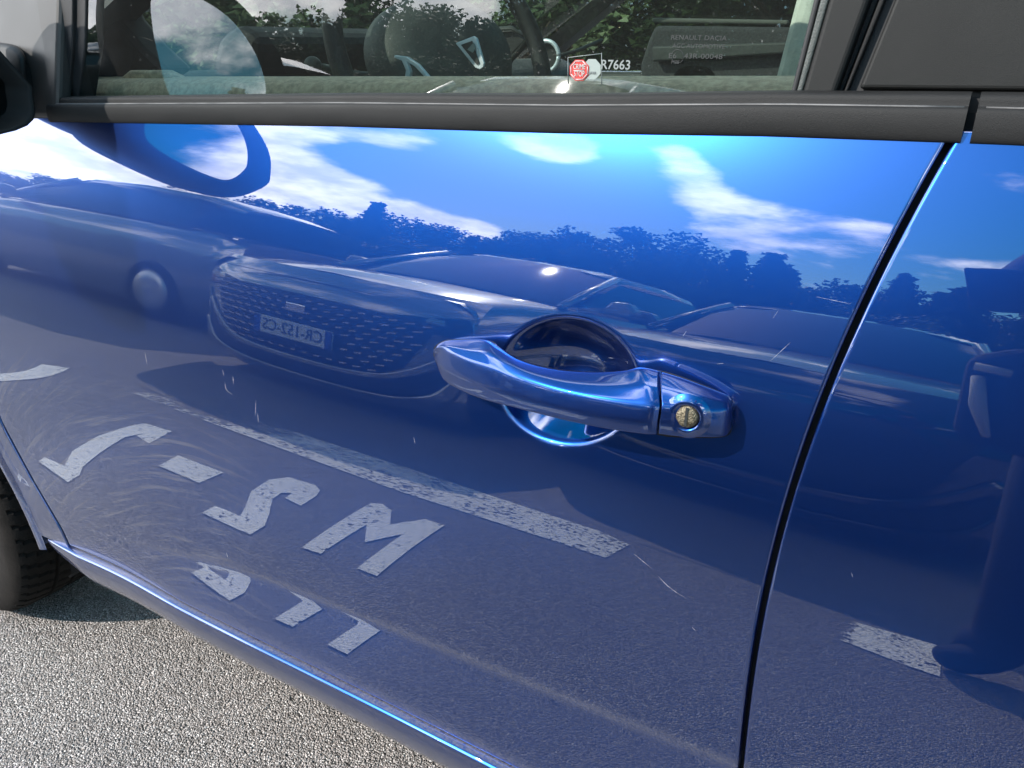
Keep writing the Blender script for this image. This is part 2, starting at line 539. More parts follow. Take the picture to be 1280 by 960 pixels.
def at(px, py, Y):
    """Where the sight line of a measured photo point meets the vertical plane at depth Y."""
    d = ray(px, py)
    return Vector((0, 0, CAM_Z)) + d * (Y / d.y)


def on_side(px, py, off=0.0):
    """The measured photo point on the car's side, stood off outwards by off."""
    d = ray(px, py); k = .5 / d.y
    for _ in range(40):
        p = Vector((0, 0, CAM_Z)) + d * k
        k += (float(side_y(p.x, p.z)) - off - p.y) / d.y * .8
    return Vector((0, 0, CAM_Z)) + d * k


T6 = math.tan(R(3.9))
WN = Vector((.022, 1, -T6)).normalized()          # inward normal of the side glass
WO = Vector((0, .547, .985))


def on_glass(px, py, off=0.0):
    d = ray(px, py); o = Vector((0, 0, CAM_Z))
    return o + d * ((WO - o).dot(WN) - off) * (1 / d.dot(WN))


GZ = np.array([0.30, 0.3671, 0.4378, 0.5257, .60, .75, 1.0])
GX = np.array([-1.045, -1.0644, -1.1054, -1.1488, -1.165, -1.17, -1.15])
BZ = np.array([.30, .5156, .6013, .6908, .7588, .8214, .8586, .9081, .9548, .9802, 1.0])
BX = np.array([-.055, -.0592, -.0611, -.0628, -.0582, -.0495, -.0424, -.0341, -.0183, -.0111, -.005])
_pb = np.polyfit(BZ, BX, 4)
BZ = np.linspace(.30, 1.0, 70)
BX = np.polyval(_pb, BZ)
TX = np.array([-1.3, -0.9146, -0.4725, -0.2629, -0.1148, -0.0113, 0.0232, 1.3])
TZ = np.array([.930, .9500, .9670, .9727, .9788, .9810, .9816, .985])
SX = np.array([-1.2, -1.1089, -0.6147, -0.3485, 0.2, 2])
SZ = np.array([.312, .3135, .3395, .3462, .352, .352])      # height of the sill's ridge

_p = [on_side(x, y, .0108) for x, y in ((67, 685), (150, 727), (340, 825), (450, 884), (560, 942))]
_q = np.polyfit([v.x for v in _p], [v.z for v in _p], 2)
SX = np.concatenate([np.linspace(-1.25, -.25, 60), [.2, 2.0]])
SZ = np.polyval(_q, SX[:60]); SZ = np.concatenate([SZ, [SZ[-1], SZ[-1]]])
print('SILL', [tuple(round(c, 4) for c in v) for v in _p], _q, SZ[::10])

# ------------------------------------------------------------------ ground
gv, gf = grid(np.array([[[x, y, 0] for y in np.linspace(-400, 400, 9)] for x in np.linspace(-400, 400, 9)]))
ground = pyd('ground', gv, gf, ASPHALT)
ground['kind'] = 'structure'

MARKS = {
    'painted_letter': [[(-1.152, -0.021), (-1.249, -0.397), (-1.228, -0.426), (-1.182, -0.408), (-1.114, -0.315), (-1.088, -0.438), (-1.03, -0.447), (-0.945, -0.047), (-0.998, -0.041), (-1.053, -0.291), (-1.077, -0.166), (-1.148, -0.259), (-1.101, -0.031)]],
    'painted_digit': [
        [(-1.452, 0.033), (-1.462, -0.021), (-1.376, -0.028), (-1.411, -0.078), (-1.486, -0.168), (-1.533, -0.281), (-1.521, -0.351), (-1.434, -0.37), (-1.396, -0.348), (-1.367, -0.304), (-1.334, -0.207), (-1.399, -0.212), (-1.418, -0.257), (-1.434, -0.233), (-1.411, -0.177), (-1.342, -0.098), (-1.294, -0.035), (-1.282, 0.024), (-1.326, 0.028)],
        [(-2.004, 0.168), (-2.019, 0.139), (-1.931, 0.13), (-2.015, 0.053), (-2.096, -0.09), (-2.149, -0.244), (-2.156, -0.301), (-2.046, -0.328), (-1.961, -0.178), (-2.046, -0.191), (-2.058, -0.235), (-2.047, -0.149), (-1.956, 0.001), (-1.893, 0.095), (-1.849, 0.133), (-1.829, 0.181)]],
    'painted_dash': [[(-1.78, -0.079), (-1.828, -0.186), (-1.641, -0.203), (-1.611, -0.089)]],
}


def flat_mark(name, poly, wear):
    bm = bmesh.new()
    f = bm.faces.new([bm.verts.new((x, y, 0.004)) for x, y in poly])
    f.normal_update()
    if f.normal.z < 0:
        f.normal_flip()
    bmesh.ops.triangulate(bm, faces=[f], ngon_method='EAR_CLIP')
    me = bpy.data.meshes.new(name)
    bm.to_mesh(me); bm.free()
    a = me.attributes.new('wear', 'FLOAT', 'POINT')
    a.data.foreach_set('value', [wear(v.co.x, v.co.y) for v in me.vertices])
    o = link(name, me, PAINTW)
    o['kind'] = 'structure'
    return o


def wear_line(x, y):
    w = 0.30
    if x < -2.55:
        return 1.2
    if x < -1.9:
        w = 0.45 + 0.35 * min(1, max(0, (-1.9 - x) / .25))
        if y > -.60 and x > -2.6:
            w -= .25
    if x > -.15:
        w = 0.25 + .7 * max(0, min(1, (-.06 - x) / .05))
    if -.75 < x < -.6:
        w = .30 + 1.2 * max(0, x + .72)
    return w


for k, ps in MARKS.items():
    for p in ps:
        flat_mark(k, p, lambda x, y: 0.16)
hook = catmull([(-3.03, -.47), (-2.96, -.40), (-2.89, -.30), (-2.865, -.20), (-2.87, -.06), (-2.90, .10)], 24)
hl, hr = [], []
for i in range(24):
    t = hook[min(i + 1, 23)] - hook[max(i - 1, 0)]
    n_ = np.array([-t[1], t[0]]) / np.hypot(*t) * .055
    hl.append(tuple(hook[i] + n_)); hr.append(tuple(hook[i] - n_))
flat_mark('painted_stroke', hl + hr[::-1], lambda x, y: 0.2)
for top, bot in (([(-4.2, -.50), (-3.0, -.51), (-2.455, -.515), (-2.07, -.531), (-1.277, -.568), (-.943, -.616), (-.651, -.651)], [(-4.2, -.58), (-3.0, -.60), (-2.704, -.69), (-2.3, -.74), (-1.482, -.833), (-.766, -.881), (-.66, -.849)]),
                 ([(-.115, -.673), (.058, -.66), (.11, -.665)], [(-.125, -.844), (.092, -.897), (.11, -.898)])):
    xs = np.linspace(0, 1, 160)
    t_, b_ = np.array(top), np.array(bot)
    tx = np.stack([t_[0, 0] + (t_[-1, 0] - t_[0, 0]) * xs, np.interp(t_[0, 0] + (t_[-1, 0] - t_[0, 0]) * xs, t_[:, 0], t_[:, 1])], 1)
    bx = np.stack([b_[0, 0] + (b_[-1, 0] - b_[0, 0]) * xs, np.interp(b_[0, 0] + (b_[-1, 0] - b_[0, 0]) * xs, b_[:, 0], b_[:, 1])], 1)
    P = np.array([[[*(p * (1 - q) + r_ * q), .004] for q in np.linspace(0, 1, 9)] for p, r_ in zip(tx, bx)])
    v, f = grid(P)
    ob = pyd('bay_line', v, [q[::-1] for q in f], PAINTW)
    at_ = ob.data.attributes.new('wear', 'FLOAT', 'POINT')
    at_.data.foreach_set('value', [wear_line(p.co.x, p.co.y) for p in ob.data.vertices])
    ob['kind'] = 'structure'

# ------------------------------------------------------------------ the blue car
CAR = thing('blue_car', 'metallic blue car with dusty scratched front door and black window trim, filling the view', 'car')


def set_dust(o, fn):
    me = o.data
    n = len(me.vertices)
    co = np.empty(n * 3); me.vertices.foreach_get('co', co); co = co.reshape(-1, 3)
    s, f = fn(co[:, 0], co[:, 1], co[:, 2])
    a = me.attributes.new('dust', 'FLOAT_COLOR', 'POINT')
    c = np.zeros((n, 4)); c[:, 0] = s; c[:, 1] = f; c[:, 3] = 1
    a.data.foreach_set('color', c.ravel())


def sstep(v, a, b):
    t = np.clip((v - a) / (b - a), 0, 1)
    return t * t * (3 - 2 * t)


def dust_door(x, y, z):
    vz = z - np.interp(x, CRX, CRZ)
    streak = sstep(-x, .55, .70) * sstep(z, .36, .43) * (1 - sstep(z, .60, .68)) * .9
    film = .10 * sstep(-x, .70, 1.08) * (1 - sstep(z, .42, .62)) + .02 * (1 - sstep(z, .45, .75))
    film = film + .30 * np.exp(-((vz - .0045) / .0048) ** 2) * np.interp(x, CRX, CRA)
    zb = z - (np.interp(x, SX, SZ) + .010)
    film = film + .30 * np.exp(-(zb / .011) ** 2)
    return streak, np.clip(film, 0, .9)


CUPX, CUPZ, CUPRX, CUPRZ = -.2335, .7930, .0590, .0485     # centre and half sizes of the handle recess


def cup_depth(x, z):
    zc = CUPZ + (x - CUPX) * .10
    r = np.sqrt(((x - CUPX) / CUPRX) ** 2 + ((z - zc) / CUPRZ) ** 2)
    e = .05
    rr = np.clip(r, 0, 1 + e)
    sv = 1 + .0 * np.clip((z - zc) / CUPRZ, -1, 1)
    d = .037 * (1 - rr ** 2) * sv
    # small radius where the bowl meets the skin
    return np.where(rr > 1 - e, .037 * sv * np.clip(1 + e - rr, 0, None) ** 2 / (2 * e), d)


def spread(a, b, dense0, dense1, coarse, fine):
    """Sample positions from a to b, fine between dense0 and dense1."""
    out = [a]
    while out[-1] < b - 1e-9:
        p = out[-1]
        st = fine if dense0 <= p < dense1 else coarse
        nxt = p + st
        if p < dense0 < nxt:
            nxt = dense0
        out.append(min(nxt, b))
    return np.array(out)


def side_panel(name, xl, xr, zlow, ztop, us, nz, edges, cup=False):
    """A skin panel between two edge curves, with rounded returns at the given sides."""
    V = np.unique(np.concatenate([nz, [.001, .003, .006, .994, .997, .999]]))
    us = np.unique(np.concatenate([us, [.0008, .002, .004, .008, .992, .996, .998, .9992]]))
    rows = []
    for v in V:
        zmid = None
        row = []
        for u in us:
            zz0 = zlow(0) if False else None
            row.append((u, v))
        rows.append(row)
    UU, VV = np.meshgrid(us, V)
    Z = np.zeros_like(UU); X = np.zeros_like(UU)
    # two passes: x depends on z, z on x
    Z = .33 + VV * .65
    for _ in range(6):
        X = xl(Z) + UU * (xr(Z) - xl(Z))
        lo, hi = zlow(X), ztop(X)
        Z = lo + VV * (hi - lo)
    Y = side_y(X, Z)
    if cup:
        Y = Y + cup_depth(X, Z)
    P = np.stack([X, Y, Z], -1)
    r = .0022
    ang = np.linspace(0, math.pi / 2, 5)[1:]
    def ret(line, outdir):
        ext = [line + outdir * r * math.sin(a) + np.array([0, r * (1 - math.cos(a)), 0]) for a in ang]
        ext.append(ext[-1] + np.array([0, .02, 0]))
        return np.stack(ext, 0)
    if 'R' in edges:
        e = ret(P[:, -1], np.array([1., 0, 0])); P = np.concatenate([P, e.transpose(1, 0, 2)], 1)
    if 'L' in edges:
        e = ret(P[:, 0], np.array([-1., 0, 0]))[::-1]; P = np.concatenate([e.transpose(1, 0, 2), P], 1)
    if 'T' in edges:
        e = ret(P[-1], np.array([0, 0, 1.])); P = np.concatenate([P, e], 0)
    if 'B' in edges:
        e = ret(P[0], np.array([0, 0, -1.]))[::-1]; P = np.concatenate([e, P], 0)
    vs, fs = grid(P)
    o = pyd(name, vs, [f[::-1] for f in fs], BLUE, CAR, True)
    set_dust(o, dust_door)
    return o


def f_xl(z): return np.interp(z, GZ, GX) + .0046 + .0022
def f_xr(z): return np.interp(z, BZ, BX) - .0018 - .0022
def f_top(x): return np.interp(x, TX, TZ) + .0005
def f_low(x): return np.interp(x, SX, SZ) + .0105


span = 1.05
us = spread(0, 1, (1.08 - .325) / 1.02 - .01, (1.08 - .14) / 1.02, .009, .0016)
zf = lambda z: (z - .355) / .62
vz = spread(0, 1, zf(.725), zf(.858), .008, .0026)
front_door = side_panel('front_door', f_xl, f_xr, f_low, f_top, us, vz, 'LRTB', cup=True)
rear_door = side_panel('rear_door', lambda z: np.interp(z, BZ, BX) + .004, lambda z: np.full_like(z, .98), f_low, f_top,
                       np.linspace(0, 1, 60), np.linspace(0, 1, 120), 'LRTB')

WCX, WCZ, ARCH = -1.475, .285, .325


def arch_low(x, cx, sill):
    d = ARCH ** 2 - (x - cx) ** 2
    a = WCZ + np.sqrt(np.clip(d, 0, None))
    return np.where((d > 0) & (a > sill), a, sill)


def fender_low(x): return arch_low(x, WCX, np.interp(x, SX, SZ) + .004)
def rear_low(x): return arch_low(x, 1.17, np.interp(x, SX, SZ) + .004)


uf = np.unique(np.concatenate([np.linspace(0, 1, 60), np.linspace(.60, .90, 60)]))
fender = side_panel('front_fender', lambda z: np.full_like(z, -2.05), lambda z: np.interp(z, GZ, GX) - .0068, fender_low,
                    lambda x: np.interp(x, [-2.1, -1.3, -1], [.80, .915, .945]), uf, np.linspace(0, 1, 60), 'R')
rear_fender = side_panel('rear_fender', lambda z: np.full_like(z, .988), lambda z: np.full_like(z, 1.78), rear_low,
                         lambda x: np.interp(x, [.9, 1.8], [.984, .99]), np.unique(np.concatenate([np.linspace(0, 1, 30), np.linspace(.3, .8, 50)])), np.linspace(0, 1, 50), 'L')
# rolled lip of the front wheel arch
lip = []
for a in np.linspace(R(2), R(178), 60):
    x, z = WCX + ARCH * math.cos(a), WCZ + ARCH * math.sin(a)
    y = float(side_y(x, max(z, .30)))
    er = np.array([math.cos(a), 0, math.sin(a)])
    lip.append([np.array([x, y + .0, z]) + er * d + np.array([0, o, 0]) for d, o in ((.012, .0), (.006, -.004), (.0, -.005), (-.005, -.001), (-.006, .01), (-.004, .09))])
lv, lf = grid(np.array(lip))
arch_lip = pyd('wheel_arch_lip', lv, lf, BLUE, CAR, True)
set_dust(arch_lip, lambda x, y, z: (0 * x, .45 + 0 * x))
# black strips painting in the shade behind the shut lines and inside the wheel arch
jamb = []
for name, xs, zs, dp in (('jamb_shade', BX, BZ, .014), ('jamb_shade', GX, GZ, .0038)):
    xs, zs = np.interp(np.linspace(zs[0], zs[-1], 80), zs, xs), np.linspace(zs[0], zs[-1], 80)
    P = np.array([[[x + d, float(side_y(x, z)) + dp, z] for d in ((-.03, .03) if dp > .01 else (-.0060, .0060))] for x, z in zip(xs, zs)])
    jv, jf = grid(P)
    pyd(name, jv, jf, DARK, CAR)
P = np.array([[[x, float(side_y(x, .35)) + .018, z] for z in (np.interp(x, SX, SZ) - .01, np.interp(x, SX, SZ) + .05)] for x in np.linspace(-1.14, 1.0, 20)])
jv, jf = grid(P)
pyd('jamb_shade', jv, jf, DARK, CAR)
P = np.array([[[x, float(side_y(x, .97)) + .014, np.interp(x, TX, TZ) + d] for d in (-.02, .012)] for x in np.linspace(-1.2, 1.2, 30)])
jv, jf = grid(P)
pyd('belt_channel', jv, jf, DARK, CAR)

# side sill: ridge that catches the sky, dusty ledge above, dark turn-under
prof = [(.016, .0080), (.004, .0076), (-.004, .0072), (-.0080, .0064), (-.0096, .0052), (-.0104, .0040), (-.0106, .0015), (-.0103, -.002), (-.0092, -.014), (-.004, -.034), (.005, -.052), (.012, -.060), (.022, -.0625), (.10, -.06)]
prof = catmull(prof, 60)
P = []
for x in np.concatenate([np.linspace(-1.118, -1.0, 16), np.linspace(-.99, .98, 60)]):
    y0, z0 = float(side_y(x, np.interp(x, SX, SZ) + .022)), np.interp(x, SX, SZ)
    taper = min(1, max(0, (x + 1.118) / .10)) ** .8
    P.append([[x, y0 + o * (.4 + .6 * taper) + .004 * (1 - taper), z0 + dz * (.35 + .65 * taper)] for o, dz in prof])
sv, sf = grid(np.array(P))
sill = pyd('side_sill', sv, [f[::-1] for f in sf], BLUE, CAR, True)
set_dust(sill, lambda x, y, z: (0 * x, np.clip(.8 * sstep(z - np.interp(x, SX, SZ), .0060, .0072) + .30 * sstep(np.interp(x, SX, SZ) - z, .008, .03), 0, .85)))
# floor pan closing the underside
box('floor_pan', (0, 1.36, .25), (2.3, 1.5, .06), DARK, CAR)

# --- front wheel
def make_wheel(loc, turn=0):
    pts = [(.17, .0), (.195, .004), (.215, -.006), (.245, -.012), (.268, -.008), (.281, .004), (.2855, .02), (.287, .055), (.287, .13), (.2855, .165), (.28, .18), (.262, .19), (.2, .188), (.17, .18)]
    n = 360
    ys = np.sort(np.concatenate([np.linspace(.022, .163, 30)] + [[g_ - .004, g_ - .003, g_ + .003, g_ + .004] for g_ in (.055, .092, .129)]))
    left = catmull(pts[:7], 22)[:-1]; right = catmull(pts[9:], 12)
    sec = np.vstack([left, np.stack([.287 - .0015 * ((ys - .0925) / .07) ** 4, ys], 1), right])
    tp = np.zeros((n, len(sec), 3))
    for i in range(n):
        a = 2 * math.pi * i / n
        for j, (r, y) in enumerate(sec):
            if r > .279:
                cut = .007 if any(abs(y - g_) < .0036 for g_ in (.055, .092, .129)) else 0
                k_ = (i + int(round(max(0, y - .0) * 60))) % 6
                if k_ == 0 and (y < .052 or y > .132):
                    cut = max(cut, .006)
                elif k_ == 3 and .06 < y < .125:
                    cut = max(cut, .004)
                r = r - cut
            tp[i, j] = (r * math.cos(a), y, r * math.sin(a))
    v, f = grid(tp, close_u=True)
    w = bpy.data.objects.new('wheel', None); COL.objects.link(w); w.parent = CAR
    w.location = loc; w.rotation_euler = (0, 0, turn)
    ty = pyd('tyre', v, f, TYRE, w, True)
    ty.modifiers.new('split', 'EDGE_SPLIT').split_angle = R(32)
    rp = [(.03, .012), (.08, .02), (.13, .012), (.155, .0), (.17, -.003), (.176, .0), (.176, .03), (.16, .12)]
    v, f = grid(np.array([[[r * math.cos(a), y, r * math.sin(a)] for r, y in rp] for a in np.linspace(0, 2 * math.pi, 64, endpoint=False)]), close_u=True)
    pyd('rim', v, f, RIM, w, True)
    for k in range(5):
        a = 2 * math.pi * k / 5 + .3
        e1, e2 = Vector((math.cos(a), 0, math.sin(a))), Vector((-math.sin(a), 0, math.cos(a)))
        prism('spoke', [e1 * .03 + e2 * .02 + Vector((0, .004, 0)), e1 * .165 + e2 * .028 + Vector((0, -.002, 0)), e1 * .165 - e2 * .028 + Vector((0, -.002, 0)), e1 * .03 - e2 * .02 + Vector((0, .004, 0))], (0, .015, 0), RIM, w, .003)
    return w


make_wheel((WCX - .065, .535, .287), R(-4))
make_wheel((1.17, .50, .287))
for cx in (WCX, 1.17):
    P = np.array([[[cx + .335 * math.cos(a), y, WCZ + .335 * math.sin(a)] for y in (.53, .90)] for a in np.linspace(R(-10), R(190), 30)])
    v, f = grid(P)
    pyd('arch_liner', v, f, DARK, CAR)
prism('mud_flap', [at(74, 690, .60), at(86, 698, .60), at(88, 722, .60), at(76, 728, .60)], (0, .12, 0), RUBBER, CAR, .004)

# --- belt moulding along the foot of the side glass
LIPM = principled('sunlit_rubber_lip', (0.10, 0.097, 0.095), 0.5, noise=(30, .5))  # lip made paler to paint in the sunlight along it


def belt(name, x0, x1, endr=.0):
    xs = np.linspace(x0, x1, 50)
    prof2 = [(.010, -.0042), (.0, -.0040), (-.0022, -.0034), (-.0032, -.0018), (-.0037, .001), (-.0038, .005), (-.0034, .009), (-.0026, .0125), (-.0014, .0145), (.0004, .0152), (.0022, .0154),
             (.0030, .0160), (.0034, .0172), (.0040, .0195), (.0052, .0213), (.0078, .0222), (.012, .0224), (.022, .0222), (.03, .016)]
    prof2 = catmull(prof2, 70)
    P = []
    for x in xs:
        y0, z0 = float(side_y(x, np.interp(x, TX, TZ))), np.interp(x, TX, TZ)
        P.append([[x, y0 + o, z0 + dz] for o, dz in prof2])
    v, f = grid(np.array(P))
    f.append(tuple(range(len(prof2)))); f.append(tuple((len(xs) - 1) * len(prof2) + k for k in range(len(prof2)))[::-1])
    o = pyd(name, v, f, TRIM, CAR, True)
    md = o.modifiers.new('split', 'EDGE_SPLIT'); md.split_angle = R(50)
    tube('belt_highlight', [(x, float(side_y(x, np.interp(x, TX, TZ))) + .0008, np.interp(x, TX, TZ) + .0152) for x in np.linspace(x0 + .004, x1 - .002, 30)], .0008, LIPM, o, 6)
    return o


belt('belt_moulding', -.925, -.0068)
belt('belt_moulding', -.0022, .98)

# --- side glass and its frame
glass_px = [(80, -260), (84, 128), (1000, 128), (1065, -180)]
pane = pyd('window_glass', [on_glass(*p) for p in glass_px], [(0, 1, 2, 3)], GLASS, CAR)
wx = -WN     # outward


def flat(name, px, off0, off1, m, parent=CAR, bevel=.0015):
    """A trim piece lying in the plane of the glass, standing from off0 to off1 outwards."""
    return prism(name, [on_glass(x, y, off1) for x, y in px], WN * (off1 - off0), m, parent, bevel)


flat('window_seal', [(75, -260), (72, 130), (84, 130), (90, 60), (93, -260)], -.01, .006, RUBBER)
flat('window_frame', [(92, -260), (84, 130), (96, 130), (106, 60), (112, -260)], -.02, .002, RUBBER)
flat('window_seal', [(1032, -60), (986, 124), (993, 124), (1040, -60)], -.01, .003, RUBBER)
flat('frame_edge_line', [(1041, -60), (993, 124), (1000, 124), (1053, -60)], -.01, .005, SATIN if False else COCKPIT2)  # greyer strip, painting in the glint on the frame's edge
flat('pillar_trim', [(1053, -60), (1000, 124), (1041, 124), (1108, -60)], -.02, .006, GRAIN, bevel=.003)
flat('pillar_seal', [(1108, -60), (1041, 124), (1050, 124), (1122, -60)], -.03, -.006, RUBBER)
flat('frame_edge_line', [(1122, -60), (1051, 124), (1055, 124), (1130, -60)], -.02, .002, TRIM)
flat('pillar_seal', [(1130, -60), (1055, 124), (1420, 132), (1420, -60)], -.03, -.004, RUBBER)
flat('rear_window_panel', [(1142, -60), (1073, 111), (1420, 115), (1420, -60)], -.012, .004, GRAIN, bevel=.0025)

# --- mirror base and door mirror
sail = [on_side(-60, 152, .004), on_side(70, 148, .004), on_glass(76, -30, .004), on_glass(40, -44, .004), on_glass(-70, -14, .004), on_glass(-110, 90, .004)]
prism('mirror_base', sail, (0, .02, 0), principled('lit_base_plastic', (0.036, 0.0345, 0.034), 0.5, noise=(14, .15)), CAR, .006)  # trim colour lightened to paint in the light it catches
cov_px = catmull([(-70, 60), (-20, 53), (14, 55), (29, 64), (34, 82), (34, 106), (31, 121)], 24)
P = np.array([[list(on_glass(x, y, o) + Vector((0, 0, 0))) for o in (.008, .022, .032, .036)] for x, y in cov_px])
for k, sc in enumerate((1.0, .985, .95, .86)):
    c0 = Vector(on_glass(-20, 100, .03))
    for i in range(len(P)):
        P[i, k] = [c0[j] + (P[i, k][j] - c0[j]) * (sc if j != 1 else 1) for j in range(3)]
v, f = grid(P)
f.append(tuple(i * 4 + 3 for i in range(len(P))))
pyd('mirror_base_cover', v, f, RUBBER, CAR, True)
for k, (y0, y1) in enumerate(((120, 128), (129, 137), (138, 147))):
    prism('mirror_base_step', [on_glass(-70, y0, .014 + .004 * k), on_glass(30 - 4 * k, y0 + 1, .010 + .003 * k), on_glass(36 - 6 * k, y1, .010 + .004 * k), on_glass(-70, y1, .016 + .005 * k)], WN * .02, TRIM, CAR, .003)
MX = -.935


def mface(y, z, d=0):        # the mirror faces rearwards, swung a little outwards
    return Vector((MX + .15 * (y - .35) - .10 * (z - 1.03) + d, y, z))


hous = catmull([(.515, .985), (.50, .947), (.42, .935), (.33, .930), (.265, .942), (.212, .985), (.208, 1.015), (.225, 1.06), (.27, 1.10), (.33, 1.128), (.42, 1.14), (.47, 1.13), (.49, 1.08), (.492, 1.01)], 64)[:-1]
gl = catmull([(.452, 1.0), (.437, .968), (.39, .955), (.31, .950), (.265, .957), (.238, .99), (.236, 1.02), (.256, 1.062), (.30, 1.10), (.36, 1.12), (.43, 1.125), (.458, 1.10), (.460, 1.04)], 64)[:-1]
cy_, cz_ = .36, 1.03
rings = []
for d, s in ((-.015, .90), (0.004, .965), (.008, .985), (.006, 1.0), (-.01, 1.02), (-.05, .99), (-.09, .86), (-.115, .62), (-.125, .3)):
    rings.append([mface(cy_ + (y - cy_) * s, cz_ + (z - cz_) * s, d) for y, z in hous])
P = np.array([[list(v) for v in r] for r in rings])
v, f = grid(P, close_v=True)
f.append(tuple((len(rings) - 1) * P.shape[1] + k for k in range(P.shape[1])))
mir = pyd('door_mirror', v, f, TRIM, CAR, True)
prism('mirror_glass', [mface(.365 + (y - .350) * .86, 1.035 + (z - 1.035) * .86, .0105) for y, z in gl], (-.004, 0, 0), MIRROR, mir)
tube('mirror_arm', [mface(.57, .985, -.085), mface(.50, .985, -.085), mface(.43, .99, -.07)], [.030, .028, .032], TRIM, mir, 16)

# --- door handle: grip lofted through measured stations (top edge, ridge, lower edge)
ST = [((544, 436), (543, 443), (545, 451)), ((549, 430), (549, 440), (549, 463)), ((560, 427), (562, 441), (557, 475)), ((585, 427), (590, 451), (582, 489)),
      ((606, 430), (617, 460), (609, 498)), ((622, 441), (643, 470), (637, 505)), ((650, 456), (677, 481), (672, 514)), ((690, 466), (717, 491), (713, 524)),
      ((735, 470), (762, 499), (758, 534)), ((775, 469), (796, 504), (792, 539)), ((800, 464), (815, 506), (811, 541)), ((824, 467), (825, 507), (820, 542))]
SL = [((827, 468), (828, 507), (823, 542)), ((850, 475), (851, 509), (847, 545)), ((875, 484), (876, 511), (872, 546)), ((896, 492), (896, 512), (894, 546)), ((908, 497), (909, 512), (907, 544)), ((914, 503), (915, 512), (913, 536))]
_up = [1, 1, 2, 3, 5, 6, 6, 6, 6, 6, 5, 3]
_dn = [1, 3, 4, 4, 5, 5, 5, 5, 4, 4, 4, 3]
ST = [((t[0], t[1] - u), r, (b[0], b[1] + d)) for (t, r, b), u, d in zip(ST, _up, _dn)]
SL = [((t[0], t[1] - 3), r, (b[0], b[1] + 2.5)) for t, r, b in SL]
OT = [.004, .006, .008, .012, .018, .024, .029, .030, .0285, .026, .0235, .0205]
ORr = [.006, .013, .020, .030, .038, .043, .046, .047, .0455, .043, .041, .0385]
OB = [.006, .0115, .0175, .0278, .0358, .0410, .0440, .0450, .0435, .0410, .0388, .0363]
LT, LR, LB = [.0203, .018, .015, .011, .008, .004], [.0382, .035, .030, .024, .018, .010], [.0360, .0328, .0278, .0218, .016, .009]


def loft_grip(name, ST, OT, OR_, OB, m, parent, grow=0.0, sink=0.0, back=.016):
    secs = []
    for (t, r, b), ot, orr, ob in zip(ST, OT, OR_, OB):
        pt, pr, pb = on_side(*t, ot), on_side(*r, orr), on_side(*b, ob)
        secs.append([pt, pr, pb])
    S = np.array([[list(p) for p in s] for s in secs])
    n = 90
    D = np.stack([catmull(S[:, k], n) for k in range(3)], 1)
    rows = []
    for pt, pr, pb in D:
        mid = (pt + pr + pb) / 3
        pbk = pb + np.array([0, back * .75, .004]); ptk = pt + np.array([0, back * .6, -.004])
        q1 = pt * .5 + pr * .5 + np.array([0, -.0025, .0012])
        q2 = pr * .45 + pb * .55 + np.array([0, -.0014, 0])
        loop = np.array([ptk, pt, q1, pr, q2, pb, pbk, ptk])
        # rounded corners: chaikin on the closed section
        c = loop[:-1]
        for w in (.86, .80, .75):
            nx = np.roll(c, -1, axis=0)
            c = np.stack([c * w + nx * (1 - w), c * (1 - w) + nx * w], 1).reshape(-1, 3)
        if grow:
            ctr = c.mean(0)
            dv = c - ctr
            c = ctr + dv * (1 + grow / (np.linalg.norm(dv, axis=1, keepdims=True) + 1e-6)) + np.array([0, sink, 0])
        rows.append(c)
    P = np.array(rows)
    v, f = grid(P, close_v=True)
    k = P.shape[1]
    f.append(tuple(range(k))); f.append(tuple((n - 1) * k + i for i in range(k))[::-1])
    return pyd(name, v, [q[::-1] for q in f], m, parent, True)


grip = loft_grip('door_handle', ST, OT, ORr, OB, BLUE_HANDLE, CAR)
cover = loft_grip('lock_cover', SL, LT, LR, LB, BLUE_HANDLE, grip)
for o in (grip, cover):
    set_dust(o, lambda x, y, z: (0 * x, .02 + 0 * x))
# black gaskets under both feet of the handle
g1 = [on_side(x, y, .0012) for x, y in catmull([(542, 445), (543, 434), (557, 425.5), (590, 425), (620, 431), (620, 470), (612, 494), (586, 483), (561, 470), (548, 457), (542, 445)], 40)[:-1]]
prism('handle_gasket', g1, (0, .004, 0), DARK, grip)
g2 = [on_side(x, y, .0012) for x, y in catmull([(797, 462), (830, 465), (875, 480.5), (908, 495), (916, 506), (915, 535), (906, 546), (870, 547.5), (820, 543), (800, 520), (797, 462)], 40)[:-1]]
prism('handle_gasket', g2, (0, .004, 0), DARK, grip)
# lock cylinder in its dish
lc = on_side(858, 522, .0345)
ax = (on_side(858, 522, .035) - on_side(858, 522, .02)).normalized()
ln = Vector((.12, -1, .05)).normalized()
e1 = ln.orthogonal().normalized(); e1 = (Vector((1, 0, 0)) - ln * ln.x).normalized(); e2 = ln.cross(e1)
def disc(name, c, r, prof, m, parent):
    P = np.array([[list(c + (e1 * math.cos(a) + e2 * math.sin(a)) * rr * r + ln * h) for rr, h in prof] for a in np.linspace(0, 2 * math.pi, 40, endpoint=False)])
    v, f = grid(P, close_u=True)
    return pyd(name, v, f, m, parent, True)
disc('lock_surround', lc, .0105, [(.80, -.0004), (.86, .0003), (.95, .0005), (1.15, .0001), (1.5, -.0028)], BLUE, grip)
disc('lock_cylinder', lc, .0080, [(0.001, .0010), (.55, .0012), (.85, .0004), (1.0, -.002)], BRASS, grip)
prism('key_slot', [lc + e1 * a * .0009 + e2 * b * .0072 + ln * .0016 for a, b in ((-1, -.8), (1, -.8), (1, 1), (-1, 1))], -ln * .001, INK, grip)

